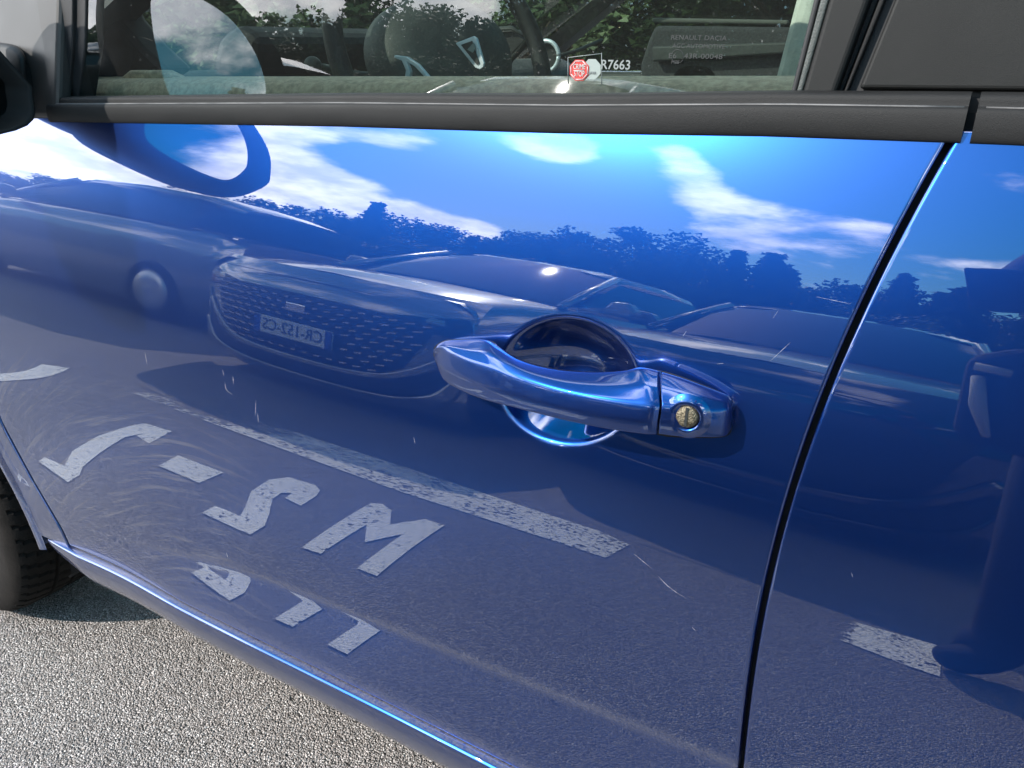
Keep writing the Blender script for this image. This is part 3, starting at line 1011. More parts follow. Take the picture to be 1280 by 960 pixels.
# --- scratches and chips in the door's paint
SCR = [[(792, 692), (803, 701), (815, 711)], [(822, 719), (833, 731), (845, 740), (858, 748)], [(824, 722), (838, 735), (850, 744)], [(865, 784), (870, 789)],
       [(281, 478), (283, 487), (290, 493)], [(291, 470), (292, 480)], [(278, 462), (280, 470)], [(181, 440), (184, 456)], [(320, 500), (319, 520)], [(322, 516), (323, 528)],
       [(517, 546), (519, 555)], [(1020, 371), (1040, 375), (1063, 380)], [(962, 452), (975, 440), (988, 428)], [(966, 398), (973, 388)], [(853, 421), (858, 414)], [(1064, 715), (1066, 722)],
       [(283, 690), (285, 698)], [(896, 455), (905, 454)], [(760, 447), (768, 448)]]
for s in SCR:
    pts = catmull(s, 14)
    vs, fs = [], []
    for i, (x, y) in enumerate(pts):
        t = pts[min(i + 1, 13)] - pts[max(i - 1, 0)]
        nrm = np.array([-t[1], t[0]]) / (np.hypot(*t) + 1e-6)
        w = .22 * math.sin(math.pi * (i + .6) / 14.2) * (.4 + .9 * rng.random())
        vs += [on_side(x + nrm[0] * w, y + nrm[1] * w, .0003), on_side(x - nrm[0] * w, y - nrm[1] * w, .0003)]
        if i:
            fs.append((2 * i - 2, 2 * i - 1, 2 * i + 1, 2 * i))
    pyd('scratch', vs, fs, SCRATCH, front_door)

# --- marks on the glass
def gframe(px, py, off=.0006):
    o = on_glass(px, py, off)
    r = on_glass(px + 20, py + .4, off) - o
    u = on_glass(px, py - 10, off) - o
    return o, r, u


gl_u = (Vector((0, 0, 1)) - WN * WN.z).normalized()
for cx_, m_, rx, ry in ((724, RED, 12.3, 13.6), (740, PALE, 11.2, 13.2)):
    poly = [on_glass(cx_ + rx * math.cos(R(22.5 + 45 * k)) * 1.04, 87 - ry * math.sin(R(22.5 + 45 * k)) * 1.04 + (-.5 if m_ is PALE else .8), .0012 if m_ is RED else .0006) for k in range(8)]
    prism('sticker' if m_ is RED else 'sticker_backing', poly, WN * .0003, m_, pane)
ring = [(cx_, cy_) for cx_, cy_ in [(724 + 11.2 * math.cos(R(22.5 + 45 * k)), 87.8 - 12.4 * math.sin(R(22.5 + 45 * k))) for k in range(9)]]
for a, b in zip(ring[:-1], ring[1:]):
    tube('sticker_border', [on_glass(*a, .0014), on_glass(*b, .0014)], .00035, WHITEP, pane, 5)
text_mesh('sticker_lettering', 'CRIME', .0050, gframe(724, 83.5, .0015), WHITEP, pane, width=.0098)
text_mesh('sticker_lettering', 'STOP', .0056, gframe(724, 92.5, .0015), WHITEP, pane, width=.0084)
tube('sticker_rule', [on_glass(717, 88, .0015), on_glass(730, 88, .0015)], .0003, WHITEP, pane, 5)
text_mesh('sticker_lettering', 'LAVA', .0026, gframe(740, 91, .0011), ETCH, pane)
for a, b in (((710, 72), (710, 105)), ((752, 66), (752, 105)), ((710, 72), (752, 67))):
    tube('sticker_edge', [on_glass(*a, .0006), on_glass(*b, .0006)], .00028, ETCH, pane, 5)
text_mesh('glass_number', 'R7663', .0088, gframe(769.5, 81.5), ETCH, pane, width=.0225, bold=.0001)
text_mesh('glass_stamp', 'RENAULT DACIA', .0042, gframe(873, 47.5), INK, pane, width=.0385)
text_mesh('glass_stamp', 'AGC AUTOMOTIVE', .0040, gframe(873, 58), INK, pane, width=.0365)
text_mesh('glass_stamp', 'E6   43R-00048', .0046, gframe(869, 70.5), INK, pane, width=.0375)
o_, r_, u_ = gframe(847, 70.5)
r_.normalize(); u_.normalize()
tube('glass_stamp', [o_ + (r_ * math.cos(a) + u_ * math.sin(a)) * .0043 for a in np.linspace(0, 2 * math.pi, 25)], .00022, INK, pane, 5)
text_mesh('glass_stamp', 'M38', .0032, gframe(844, 78), INK, pane)

# --- interior seen through the glass
def inner(name, px, Y, depth, m, bevel=.004, parent=CAR):
    return prism(name, [at(x, y, Y) for x, y in px], (0, depth, 0), m, parent, bevel)


P = []
for x in np.linspace(-1.02, -.09, 40):
    z0 = .985 + .022 * (x + 1) * .9
    P.append([[x, y, z0 + dz] for y, dz in ((.592, -.12), (.594, -.012), (.600, -.002), (.612, .002), (.655, .004), (.672, -.003), (.68, -.02), (.69, -.2))])
v, f = grid(np.array(P))
pyd('door_card', v, f, CARD, CAR, True)
inner('pillar_lining', [(1045, -60), (1000, 150), (958, 150), (962, 118), (1008, -60)], .68, .25, LINING, .01)
inner('corner_trim', [(96, -200), (92, 130), (150, 122), (205, 88), (172, 58), (138, 18), (136, -200)], .66, .05, COCKPIT, .01)
inner('corner_trim', [(120, 121), (200, 104), (240, 108), (200, 88), (160, 88)], .63, .02, CARD, .004)
# dashboard across the car, instrument hood, vents
dash = [(-1.18, .935), (-1.10, .985), (-1.04, .992), (-.97, .96), (-.93, .88), (-.96, .70), (-1.10, .60), (-1.18, .6)]
prism('dashboard', [Vector((x, .72, z)) for x, z in dash], (0, 1.36, 0), COCKPIT, CAR, .02)
prism('instrument_hood', [Vector((x, .86, z)) for x, z in ((-1.035, .985), (-1.005, 1.035), (-.965, 1.055), (-.92, 1.035), (-.94, .975))], (0, .34, 0), COCKPIT, CAR, .02)
for k in range(4):
    inner('vent_louvre', [(138, 2 + k * 5), (176, -8 + k * 6), (177, -5 + k * 6), (139, 5 + k * 5)], .80, .02, COCKPIT2, .001)
# steering wheel
sw = bpy.data.objects.new('steering_wheel', None); COL.objects.link(sw); sw.parent = CAR
hubc = at(560, 70, 1.02)
sa = Vector((.86, -.30, .40)).normalized()      # axis, towards the driver
s1 = Vector((0, 0, 1)); s1 = (s1 - sa * s1.dot(sa)).normalized(); s2 = sa.cross(s1)
tube('wheel_rim', [hubc + (s1 * math.cos(a) * .182 + s2 * math.sin(a) * .182) for a in np.linspace(0, 2 * math.pi, 61)], .014, COCKPIT, sw, 12, False)
P = []
for rr, h in ((.118, -.03), (.112, .0), (.098, .022), (.07, .036), (.04, .042), (.001, .044)):
    P.append([list(hubc + (s1 * math.cos(a) * (.86 if math.cos(a) < 0 else .80) + s2 * math.sin(a) * 1.05) * rr + sa * h) for a in np.linspace(0, 2 * math.pi, 48, endpoint=False)])
v, f = grid(np.array(P), close_v=True)
pyd('hub_cover', v, f, COCKPIT2, sw, True)
for a0, a1 in ((R(176), R(184)),):
    d0 = s1 * math.cos(a0) + s2 * math.sin(a0)
    prism('wheel_spoke', [hubc + d0 * .09 + s1 * .018, hubc + d0 * .175 + s1 * .03, hubc + d0 * .175 - s1 * .025, hubc + d0 * .09 - s1 * .03], sa * .012, COCKPIT, sw, .004)
# satin spoke trim and the shield emblem on the hub
sp = [at(x, y, .875) for x, y in ((493, 69), (508, 71), (522, 80), (540, 101), (535, 101), (518, 83), (508, 77), (513, 90), (511, 102), (505, 102), (507, 88), (502, 76), (492, 72))]
prism('spoke_trim', sp, (0, .006, 0), SATIN, sw, .001)
em = [at(x, y, .905) for x, y in ((569, 54), (592, 45), (596, 48), (605, 79), (604, 84), (600, 87), (594, 85))]
prism('emblem', em, (0, .004, 0), SATIN, sw, .0012)
em2 = [at(x, y, .9035) for x, y in ((576, 56), (590, 51), (599, 79), (596, 81))]
prism('emblem', em2, (0, .001, 0), INK, sw)
em3 = [at(x, y, .903) for x, y in ((584, 62), (592, 53), (595, 60), (591, 66))]
prism('emblem', em3, (0, .0008, 0), PALE, sw)
tube('control_stalk', [at(392, 82, .88), at(408, 85, .92), at(430, 92, .99), at(470, 96, 1.05)], [.006, .0055, .006, .007], COCKPIT2, CAR, 10)
bmk = bmesh.new(); bmesh.ops.create_uvsphere(bmk, u_segments=20, v_segments=12, radius=.0125)
bmesh.ops.scale(bmk, vec=(1.1, .9, 1), verts=bmk.verts); bmesh.ops.translate(bmk, vec=at(391, 82, .88), verts=bmk.verts)
bm_obj('stalk_knob', bmk, COCKPIT2, CAR, True)
# screen bezel, air vent ring, console edge
bz = [(611, 37), (640, 35), (660, 49), (632, 80), (631, 103)]
tube('screen_bezel', [at(x, y, 1.22) for x, y in bz], .0035, COCKPIT2, CAR, 8)
inner('screen', [(608, 38), (640, 37), (657, 50), (630, 79), (629, 110), (600, 110)], 1.23, .03, INK, .003)
tube('windscreen_edge', [at(648, -6, 1.3), at(668, 48, 1.3), at(686, 106, 1.3)], .0022, SATIN, CAR, 8)
vc = [at(683 + 14.5 * math.cos(a) * (1.05), 70 - 19 * math.sin(a), 1.45) for a in np.linspace(0, 2 * math.pi, 33)]
tube('air_vent', vc, .0042, SATIN, CAR, 10)
inner('air_vent', [(683 + 13 * math.cos(a), 70 - 17.5 * math.sin(a)) for a in np.linspace(0, 2 * math.pi, 17)[:-1]], 1.46, .02, INK, .001)
tube('windscreen_edge', [at(697, 70, 1.5), at(722, 63, 1.6), at(752, 50, 1.7)], .004, COCKPIT2, CAR, 8)
# console cup and a pale strip painting the glint at its foot
P = []
for rr, h in ((1.0, 0), (.96, .5), (.72, .85), (.35, 1.0), (.001, 1.02)):
    P.append([list(at(868 + 27 * rr * math.cos(a), 104 + 4 * rr * math.sin(a) - 21 * h, 1.1)) for a in np.linspace(0, 2 * math.pi, 32, endpoint=False)])
v, f = grid(np.array(P), close_v=True)
pyd('gear_knob', v, f, RUBBER, CAR, True)
prism('gear_knob_glint', [at(x, y, 1.05) for x, y in ((846, 105), (866, 102), (878, 99), (886, 100), (897, 104), (897, 105.5))], (0, .004, 0), SATIN, CAR)
# seats
for sy in (.92, 1.72):
    prism('seat', [Vector((x, sy, z)) for x, z in ((-.75, .52), (-.70, .60), (-.25, .56), (-.12, .95), (-.02, 1.0), (.06, .95), (-.06, .5), (-.1, .42), (-.72, .42))], (0, .46, 0), FABRIC, CAR, .04)
# far side: door with its sill pad, window frame and glass
prism('far_door', [Vector((x, 2.10, z)) for x, z in ((-1.15, .3), (1.3, .3), (1.3, .98), (-1.0, .955))], (0, .10, 0), GREY if False else BLUE, CAR, .01)
prism('far_door_card', [Vector((x, 2.04, z)) for x, z in ((-1.1, .4), (1.2, .4), (1.2, .975), (-1.0, .955))], (0, .055, 0), COCKPIT2, CAR, .01)
prism('grab_rail', [at(x, y, 2.02) for x, y in ((815, 22), (985, 25), (985, 31), (815, 28))], (0, .02, 0), principled('rail_grey', (0.12, 0.13, 0.11), 0.7), CAR, .004)
inner('far_seat_back', [(818, 32), (990, 34), (990, 120), (800, 120), (800, 80), (810, 50)], 1.75, .05, FABRIC, .01)
inner('far_seat_band', [(815, 58), (1000, 52), (1000, 66), (815, 77)], 1.72, .03, COCKPIT2, .004)
pyd('far_glass', [(-1.0, 2.07, .96), (1.2, 2.07, .98), (.9, 1.95, 1.42), (-.35, 1.95, 1.42)], [(0, 1, 2, 3)], FARGLASS, CAR)
# roof, pillars, windscreen, bonnet, tail
P = []
for x, zc, hw in ((-.42, 1.40, .52), (-.25, 1.455, .545), (.1, 1.50, .565), (.6, 1.51, .57), (1.1, 1.49, .56), (1.5, 1.44, .54)):
    P.append([[x, 1.335 + hw * s, zc - .055 * abs(s) ** 3 - (.035 if abs(s) == 1 else 0)] for s in (-1, -.97, -.85, -.5, 0, .5, .85, .97, 1)])
v, f = grid(np.array(P))
ro = pyd('roof', v, [q[::-1] for q in f], BLUE, CAR, True)
ro.modifiers.new('thick', 'SOLIDIFY').thickness = .03
for sgn in (-1, 1):
    yb, yt = 1.335 + sgn * .745, 1.335 + sgn * .545
    def pil(name, x0, x1, w):
        pyd(name, [(x0, yb, .96), (x0 + w, yb, .965), (x1 + w, yt, 1.40), (x1, yt, 1.40), (x0, yb - sgn * .06, .96), (x0 + w, yb - sgn * .06, .965), (x1 + w, yt - sgn * .05, 1.40), (x1, yt - sgn * .05, 1.40)],
            [(0, 1, 2, 3), (4, 5, 6, 7), (0, 1, 5, 4), (1, 2, 6, 5), (2, 3, 7, 6), (3, 0, 4, 7)], COCKPIT, CAR)
    pil('windscreen_pillar', -1.16, -.45, .07)
    pil('rear_pillar', 1.35, 1.30, .22)
    if sgn > 0:
        pil('centre_pillar', 0.0, .06, .09)
pyd('windscreen', [(-1.20, .62, .96), (-1.20, 2.05, .96), (-.43, 1.87, 1.40), (-.43, .80, 1.40)], [(0, 1, 2, 3)], CLEAR, CAR)
P = []
for x, zc in ((-2.28, .72), (-2.22, .80), (-2.0, .86), (-1.6, .925), (-1.2, .965)):
    P.append([[x, 1.335 + .80 * s * (1 if x > -2.1 else .9), zc - .07 * abs(s) ** 2.5] for s in np.linspace(-1, 1, 15)])
v, f = grid(np.array(P)); pyd('bonnet', v, [q[::-1] for q in f], BLUE, CAR, True)
P = []
for x, z in ((-2.28, .72), (-2.33, .6), (-2.34, .4), (-2.28, .25), (-2.1, .2)):
    P.append([[x + .14 * abs(s) ** 3, 1.335 + .82 * s, z] for s in np.linspace(-1, 1, 15)])
v, f = grid(np.array(P)); pyd('front_bumper', v, f, BLUE, CAR, True)
P = []
for x, z in ((1.62, 1.42), (1.76, 1.0), (1.80, .8), (1.82, .5), (1.72, .26)):
    P.append([[x - .10 * abs(s) ** 3, 1.335 + (.82 if z < .9 else .60) * s, z] for s in np.linspace(-1, 1, 15)])
v, f = grid(np.array(P)); pyd('tailgate', v, f, BLUE, CAR, True)
prism('headlight', [Vector((-2.24, .64, .60)), Vector((-2.20, .60, .74)), Vector((-1.98, .515, .80)), Vector((-2.00, .505, .66)), Vector((-2.14, .53, .58))], (.03, .03, 0), LAMP, CAR, .008)
prism('firewall', [Vector((-1.1, .60, z)) for z in (.3,)] + [Vector((-1.1, .60, .95)), Vector((-1.1, 2.08, .95)), Vector((-1.1, 2.08, .3))], (-.02, 0, 0), DARK, CAR)
for o in CAR.children:
    if o.type == 'MESH' and o.data.materials and o.data.materials[0] == BLUE and 'dust' not in o.data.attributes:
        set_dust(o, lambda x, y, z: (0 * x, .05 + 0 * x))


# ------------------------------------------------------------------ cars parked opposite
def lower_body(o, k):
    for ch in o.children:
        if ch.type == 'MESH':
            for v_ in ch.data.vertices:
                if v_.co.z > .5:
                    v_.co.z = .5 + (v_.co.z - .5) * k
        lower_body(ch, k)


def parked_car(name, label, loc, paint, plate=None, rot=0.0, group='cars parked facing the blue car', inserts=True):
    c = thing(name, label, 'car', group, loc)
    c.rotation_euler = (0, 0, rot)

    def ny(x, z, o=0.0):
        return -.16 * abs(x / .88) ** 2.6 - .16 * max(0, (z - .68) / .25) ** 2 - .05 * max(0, (.22 - z) / .1) + o
    # nose skin
    xs, zs = np.linspace(-.88, .88, 41), np.linspace(.10, .88, 26)
    P = np.array([[[x, ny(x, z), z] for z in zs] for x in xs])
    v, f = grid(P); pyd('bumper', v, f, paint, c, True)
    # flanks, bonnet
    P = []
    for y, w, zt in ((-.16, .88, .86), (-.3, .89, .90), (-.6, .90, .94), (-1.0, .905, .97), (-1.3, .905, 1.0), (-2.2, .905, 1.02), (-3.2, .905, 1.03), (-3.9, .89, 1.02), (-4.2, .84, .98)):
        P.append([[s * xx, y, z] for s, xx, z in ((-1, w * .90, .16), (-1, w * .985, .30), (-1, w, .55), (-1, w * .985, .78), (-1, w * .955, zt - .05), (-1, w * .88, zt - .01), (-1, w * .6, zt + .01), (1, 0, zt + .03), (1, w * .6, zt + .01), (1, w * .88, zt - .01), (1, w * .955, zt - .05), (1, w * .985, .78), (1, w, .55), (1, w * .985, .30), (1, w * .90, .16))])
    P = np.array(P)
    v, f = grid(P)
    f.append(tuple((len(P) - 1) * P.shape[1] + k for k in range(P.shape[1])))
    body = pyd('body', v, [q[::-1] for q in f], paint, c, True)
    P = []
    for y, w, z in ((-1.02, .74, .99), (-1.5, .70, 1.25), (-1.95, .64, 1.44)):
        P.append([[-w, y - .05, z - .02], [-w * .6, y, z + .012], [0, y + .02, z + .02], [w * .6, y, z + .012], [w, y - .05, z - .02]])
    v, f = grid(np.array(P)); pyd('windscreen', v, f, DGLASS, c, True)
    P = []
    for y, w, z in ((-1.9, .65, 1.43), (-2.1, .67, 1.48), (-2.8, .68, 1.51), (-3.5, .66, 1.48), (-3.9, .60, 1.38)):
        P.append([[-w, y, z - .09], [-w * .96, y, z - .035], [-w * .7, y, z], [0, y, z + .015], [w * .7, y, z], [w * .96, y, z - .035], [w, y, z - .09]])
    v, f = grid(np.array(P)); pyd('roof', v, f, paint, c, True)
    for s in (-1, 1):
        pyd('side_window', [(s * .84, -1.15, 1.0), (s * .84, -3.6, 1.03), (s * .665, -3.5, 1.40), (s * .655, -2.0, 1.36)], [(0, 1, 2, 3)], DGLASS, c)
        tube('roof_pillar', [(s * .80, -1.02, .98), (s * .67, -1.9, 1.40)], .03, paint, c, 8)
        m_ = prism('wing_mirror', [Vector((s * q, -1.32, z)) for q, z in ((.86, 1.0), (1.06, .99), (1.08, 1.06), (1.03, 1.13), (.93, 1.12))], (0, -.13, 0), paint, c, .02)
        for y in (-.78, -3.35):
            P = np.array([[[s * xx, y + r * math.cos(a), .31 + r * math.sin(a)] for xx, r in ((.70, .30), (.86, .31), (.905, .295), (.91, .24), (.895, .2), (.88, .05))] for a in np.linspace(0, 2 * math.pi, 36, endpoint=False)])
            v, f = grid(P, close_u=True); w_ = pyd('wheel', v, f, TYRE, c, True)
            P = np.array([[[s * xx, y + r * math.cos(a), .31 + r * math.sin(a)] for xx, r in ((.90, .2), (.913, .19), (.905, .1), (.915, .02))] for a in np.linspace(0, 2 * math.pi, 24, endpoint=False)])
            v, f = grid(P, close_u=True); pyd('rim', v, f, RIM, w_, True)
        P = np.array([[[s * x, ny(x, z, .012), z] for x, z in ((.52, .70), (.84, .76), (.87, .70), (.83, .62), (.60, .63))]])
        prism('headlight', [Vector(p) for p in P[0]], (0, -.05, 0), LAMP if False else DGLASS, c, .006)
        P = [[s * x, ny(x, z, .012), z] for x, z in ((.84, .60), (.875, .60), (.865, .44), (.80, .36), (.82, .46))]
        prism('running_light', [Vector(p) for p in P], (0, -.03, 0), paint, c, .004)

    def band(name, top, bot, o, m):
        n = 40
        t, b = catmull(top, n), catmull(bot, n)
        P = np.array([[[x, ny(x, z, o), z] for x, z in [p * (1 - k) + q * k for k in np.linspace(0, 1, 5)]] for p, q in zip(t, b)])
        v, f = grid(P); ob = pyd(name, v, f, m, c, True)
        md = ob.modifiers.new('thick', 'SOLIDIFY'); md.thickness = .012; md.offset = -1
        return ob
    sym = lambda pts: [(-x, z) for x, z in pts[::-1]] + [p for p in pts[1:]] if pts[0][0] == 0 else pts
    band('grille', sym([(0, .70), (.4, .695), (.74, .68)]), sym([(0, .28), (.42, .30), (.60, .38)]), .008, RUBBER)
    band('grille_frame', sym([(0, .285), (.42, .305), (.62, .38), (.80, .52)]), sym([(0, .250), (.44, .27), (.66, .35), (.84, .50)]), .016, paint)
    band('lower_intake', sym([(0, .25), (.44, .27), (.66, .35), (.80, .45)]), sym([(0, .15), (.5, .17), (.74, .24), (.82, .34)]), .006, RUBBER)
    band('lower_lip', sym([(0, .155), (.5, .175), (.72, .25), (.83, .38)]), sym([(0, .09), (.55, .10), (.80, .20), (.875, .36)]), .018, paint)
    bmd = bmesh.new()
    for row in range(9 if inserts else 0):
        z = .665 - row * .042
        for k in range(-9, 10):
            x = k * .078 + (.039 if row % 2 else 0)
            lim = np.interp(z, [.28, .38, .52, .70], [.38, .56, .66, .72])
            if abs(x) > lim or (abs(x) < .30 and .36 < z < .53):
                continue
            wd = .024 * (.6 + .5 * min(1, abs(x) / .5))
            mt = Matrix.Translation((x, ny(x, z, .022), z)) @ Matrix.Rotation(R(10 if x < 0 else -10), 4, 'Y') @ Matrix.Diagonal((wd * 2, .012, .009, 1))
            bmesh.ops.create_cube(bmd, size=1, matrix=mt)
    if inserts:
        o = bm_obj('grille_inserts', bmd, CHROME, c)
        o['kind'] = 'stuff'
    if inserts:
        box('badge', (0, ny(0, .6, .03), .60), (.13, .012, .06), CHROME, c, .02)
    if plate:
        pl = box('number_plate', (0, .035, .445), (.52, .012, .11), PLATE, c, .004)
        for s in (-1, 1):
            box('plate_band', (s * .24, .043, .445), (.04, .004, .106), PLATEB, pl, 0)
    if plate:
        text_mesh('plate_number', plate, .10, ((0, .0425, .445), (-1, 0, 0), (0, 0, 1)), INK, pl, depth=.001, width=.40)
    box('bonnet_seam', (0, ny(0, .80, .004), .80), (1.2, .006, .004), RUBBER, c, 0)
    return c


parked_car('silver_car', 'silver car with dark dotted grille, parked nose-on opposite the blue front door', (-2.62, -1.46, 0), SILVER, 'CR-152-CS')
lower_body(bpy.data.objects['silver_car'], .90)
parked_car('grey_car', 'pale grey car parked further along towards the bonnet of the blue car', (-8.6, -3.0, 0), GREY, 'FB-417-LN', R(86))
parked_car('shade_car', 'charcoal car added beside the silver one to cast shade on the ground, opposite the shut line of the blue car', (-.62, -1.72, 0), CHARCOAL, None, inserts=False)  # added car; its cast shadow darkens the ground beside the silver one
lower_body(bpy.data.objects['shade_car'], .86)
parked_car('white_car', 'white car parked last in the row, furthest towards the tail of the blue car', (7.6, -4.4, 0), WHITE, 'DK-265-RV')


# ------------------------------------------------------------------ trees
def crown_mesh(kind, seed):
    g = np.random.default_rng(seed)
    vs, fs = [], []

    def card(p, s, d):
        d = d / (np.linalg.norm(d) + 1e-9)
        a = np.cross(d, g.normal(size=3)); a /= np.linalg.norm(a) + 1e-9
        b = np.cross(d, a)
        i = len(vs)
        k = s * (.7 + .6 * g.random())
        vs.extend([p - a * k * .5, p + b * k * .35 + d * k * .5, p + a * k * .6, p - b * k * .3 + d * k * .8])
        fs.append((i, i + 1, i + 2, i + 3))
    if kind == 'fir':
        nl = 16
        for L in range(nl):
            t = L / (nl - 1)
            z = .14 + .86 * t
            rad = .26 * (1 - t) ** .8 + .012
            nb = int(5 + 8 * (1 - t))
            for b in range(nb):
                a = 2 * math.pi * (b + g.random() * .8) / nb
                ln_ = rad * (.6 + .6 * g.random())
                for q in np.linspace(.12, 1, 13):
                    base = np.array([math.cos(a) * ln_ * q, math.sin(a) * ln_ * q, z - .05 * q * q * (1.4 - t) + .01 * g.normal()])
                    for _ in range(2):
                        card(base + g.normal(size=3) * .010, .042 * (1.15 - .55 * q), np.array([math.cos(a), math.sin(a), -.3]) + g.normal(size=3) * .6)
    else:
        lobes = []
        for i in range(26):
            a, zz = g.random() * 2 * math.pi, .36 + .6 * g.random()
            r = .30 * math.sqrt(g.random()) * (1.2 - abs(zz - .62) * 1.4)
            lobes.append((np.array([math.cos(a) * r, math.sin(a) * r, zz]), .06 + .07 * g.random()))
        for c, r in lobes:
            for _ in range(130):
                d = g.normal(size=3); d /= np.linalg.norm(d)
                card(c + d * r * (.45 + .6 * g.random()), .030, d + g.normal(size=3) * .5)
    me = bpy.data.meshes.new('crown')
    me.from_pydata([tuple(v) for v in vs], [], fs)
    me.materials.append(LEAF1 if kind == 'fir' else LEAF2)
    # limbs and trunk
    tv, tf = [], []
    def limb(p0, p1, r0, r1, n=7):
        d = np.array(p1) - np.array(p0); d /= np.linalg.norm(d)
        a = np.cross(d, [.3, .2, .9]); a /= np.linalg.norm(a); b = np.cross(d, a)
        i = len(tv)
        for p, r in ((p0, r0), (p1, r1)):
            for k in range(n):
                q = 2 * math.pi * k / n
                tv.append(tuple(np.array(p) + (a * math.cos(q) + b * math.sin(q)) * r))
        for k in range(n):
            tf.append((i + k, i + (k + 1) % n, i + n + (k + 1) % n, i + n + k))
    if kind == 'fir':
        limb((0, 0, -.01), (0.004, 0, .5), .018, .011); limb((0.004, 0, .5), (0, 0, .97), .011, .002)
    else:
        limb((0, 0, -.01), (.01, 0, .36), .024, .016)
        for c, r in lobes[:14]:
            limb((.01, 0, .30 + .1 * g.random()), tuple(c), .009, .003, 5)
    mt = bpy.data.meshes.new('trunk')
    mt.from_pydata(tv, [], tf)
    mt.materials.append(BARK)
    return me, mt


VAR = [('fir', *crown_mesh('fir', 1)), ('fir', *crown_mesh('fir', 2)), ('fir', *crown_mesh('fir', 3)), ('broad', *crown_mesh('broad', 4)), ('broad', *crown_mesh('broad', 5))]


def tree(var, x, y, h, wide=1.0, sink=0.0):
    kind, me, mt = VAR[var]
    if y > 0:
        t = thing('leafy_shrub', 'dark green leafy shrub seen through the windows of the blue car', 'shrub', 'shrubs beyond the blue car', (x, y, sink * h))
    else:
        t = None
    t = t or thing('fir_tree' if kind == 'fir' else 'broadleaf_tree',
              'dark conifer standing in the row of trees beyond the car park' if kind == 'fir' else 'bushy broadleaf tree standing in the row beyond the car park',
              'tree', 'trees beyond the car park', (x, y, sink * h))
    t.scale = (h * wide, h * wide, h)
    t.rotation_euler = (0, 0, random.random() * 6.28)
    for nm, m_ in (('crown', me), ('trunk', mt)):
        o = bpy.data.objects.new(nm, m_); COL.objects.link(o); o.parent = t


TY = -24
for i in range(46):
    x = -62 + i * 1.75 + random.uniform(-.7, .7)
    far = max(0, -x - 20) / 40
    h = random.uniform(4.6, 7.6) * (1 - .35 * far)
    tree(random.choice([0, 1, 2, 0, 1, 3, 4]), x, TY - random.uniform(0, 6) - far * 6, h, random.uniform(.95, 1.35))
for i in range(22):       # undergrowth filling the foot of the row
    tree(random.choice([3, 4]), -60 + i * 3.6 + random.uniform(-1, 1), TY + 1.5 + random.uniform(-2, 2), random.uniform(3.0, 4.6), 1.7)
for i in range(26):       # second row, filling the gaps
    x = -56 + i * 2.3 + random.uniform(-.6, .6)
    tree(random.choice([3, 4, 1, 3]), x, TY - 6 - random.uniform(0, 4), random.uniform(5.6, 7.4), 1.5)
for i in range(60):       # shrubby growth beyond the far side of the blue car, leafy down to the ground
    tree(random.choice([3, 4, 3, 4, 3]), -52 + i * 1.15 + random.uniform(-.4, .4), 12.5 + (i % 2) * 1.6 + random.uniform(0, 1.2), random.uniform(3.4, 5.0), 1.6, -.30)

# low wooded hill behind the row
P = np.array([[[x, -150 - 40 * k, (14 + 9 * math.sin(x * .011 + 1) + 5 * math.sin(x * .037)) * math.sin(math.pi * min(1, k / 2.2) * .5)] for k in np.linspace(-1, 3, 12)] for x in np.linspace(-380, 260, 90)])
P[:, :, 2] = np.maximum(P[:, :, 2], -.5)
v, f = grid(P)
hill = pyd('hill', v, f, principled('hill_green', (0.035, 0.06, 0.03), 0.9, noise=(.12, .5)), None, True)
hill['kind'] = 'structure'

# ------------------------------------------------------------------ the photographer
PER = thing('person', 'person in dark clothes standing by the car, holding a phone out with both hands', 'person')


def skin_body(name, nodes, edges, m, root, parent=PER, sub=2):
    me = bpy.data.meshes.new(name)
    me.from_pydata([n[0] for n in nodes], edges, [])
    o = link(name, me, m, parent)
    sk = o.modifiers.new('skin', 'SKIN')
    sk.use_smooth_shade = True
    lay = me.skin_vertices[0].data if me.skin_vertices else None
    if lay is None:
        bmx = bmesh.new(); bmx.from_mesh(me); bmx.verts.layers.skin.verify(); bmx.to_mesh(me); bmx.free()
        lay = me.skin_vertices[0].data
    for d, n in zip(lay, nodes):
        r = n[1] if isinstance(n[1], tuple) else (n[1], n[1])
        d.radius = r
        d.use_root = False
    lay[root].use_root = True
    sb = o.modifiers.new('sub', 'SUBSURF'); sb.levels = sub; sb.render_levels = sub
    return o


PX, PY = .33, -.80
N = [((PX, PY, .93), (.16, .12)), ((PX, PY + .01, 1.10), (.15, .11)), ((PX, PY + .02, 1.28), (.17, .12)), ((PX, PY + .05, 1.40), (.13, .09)), ((PX, PY + .08, 1.47), .058), ((PX, PY + .11, 1.52), .055),
     ((PX - .17, PY + .05, 1.38), .07), ((PX - .27, PY + .20, 1.16), .052), ((PX - .30, PY + .46, 1.07), .040), ((.075, -.155, 1.035), .028),
     ((PX + .17, PY + .05, 1.38), .07), ((PX + .20, PY + .24, 1.14), .052), ((PX + .06, PY + .44, 1.05), .040), ((.225, -.135, 1.02), .028),
     ((PX - .10, PY, .84), .115), ((PX - .12, PY + .04, .50), .085), ((PX - .13, PY, .10), .062), ((PX - .18, PY + .06, .055), .055), ((PX - .245, PY + .08, .045), .045),
     ((PX + .10, PY, .84), .115), ((PX + .12, PY + .04, .50), .085), ((PX + .13, PY, .10), .062), ((PX + .15, PY + .12, .045), .040), ((PX + .165, PY + .20, .035), .034)]
E_ = [(0, 1), (1, 2), (2, 3), (3, 4), (4, 5), (3, 6), (6, 7), (7, 8), (8, 9), (3, 10), (10, 11), (11, 12), (12, 13), (0, 14), (14, 15), (15, 16), (16, 17), (17, 18), (0, 19), (19, 20), (20, 21), (21, 22), (22, 23)]
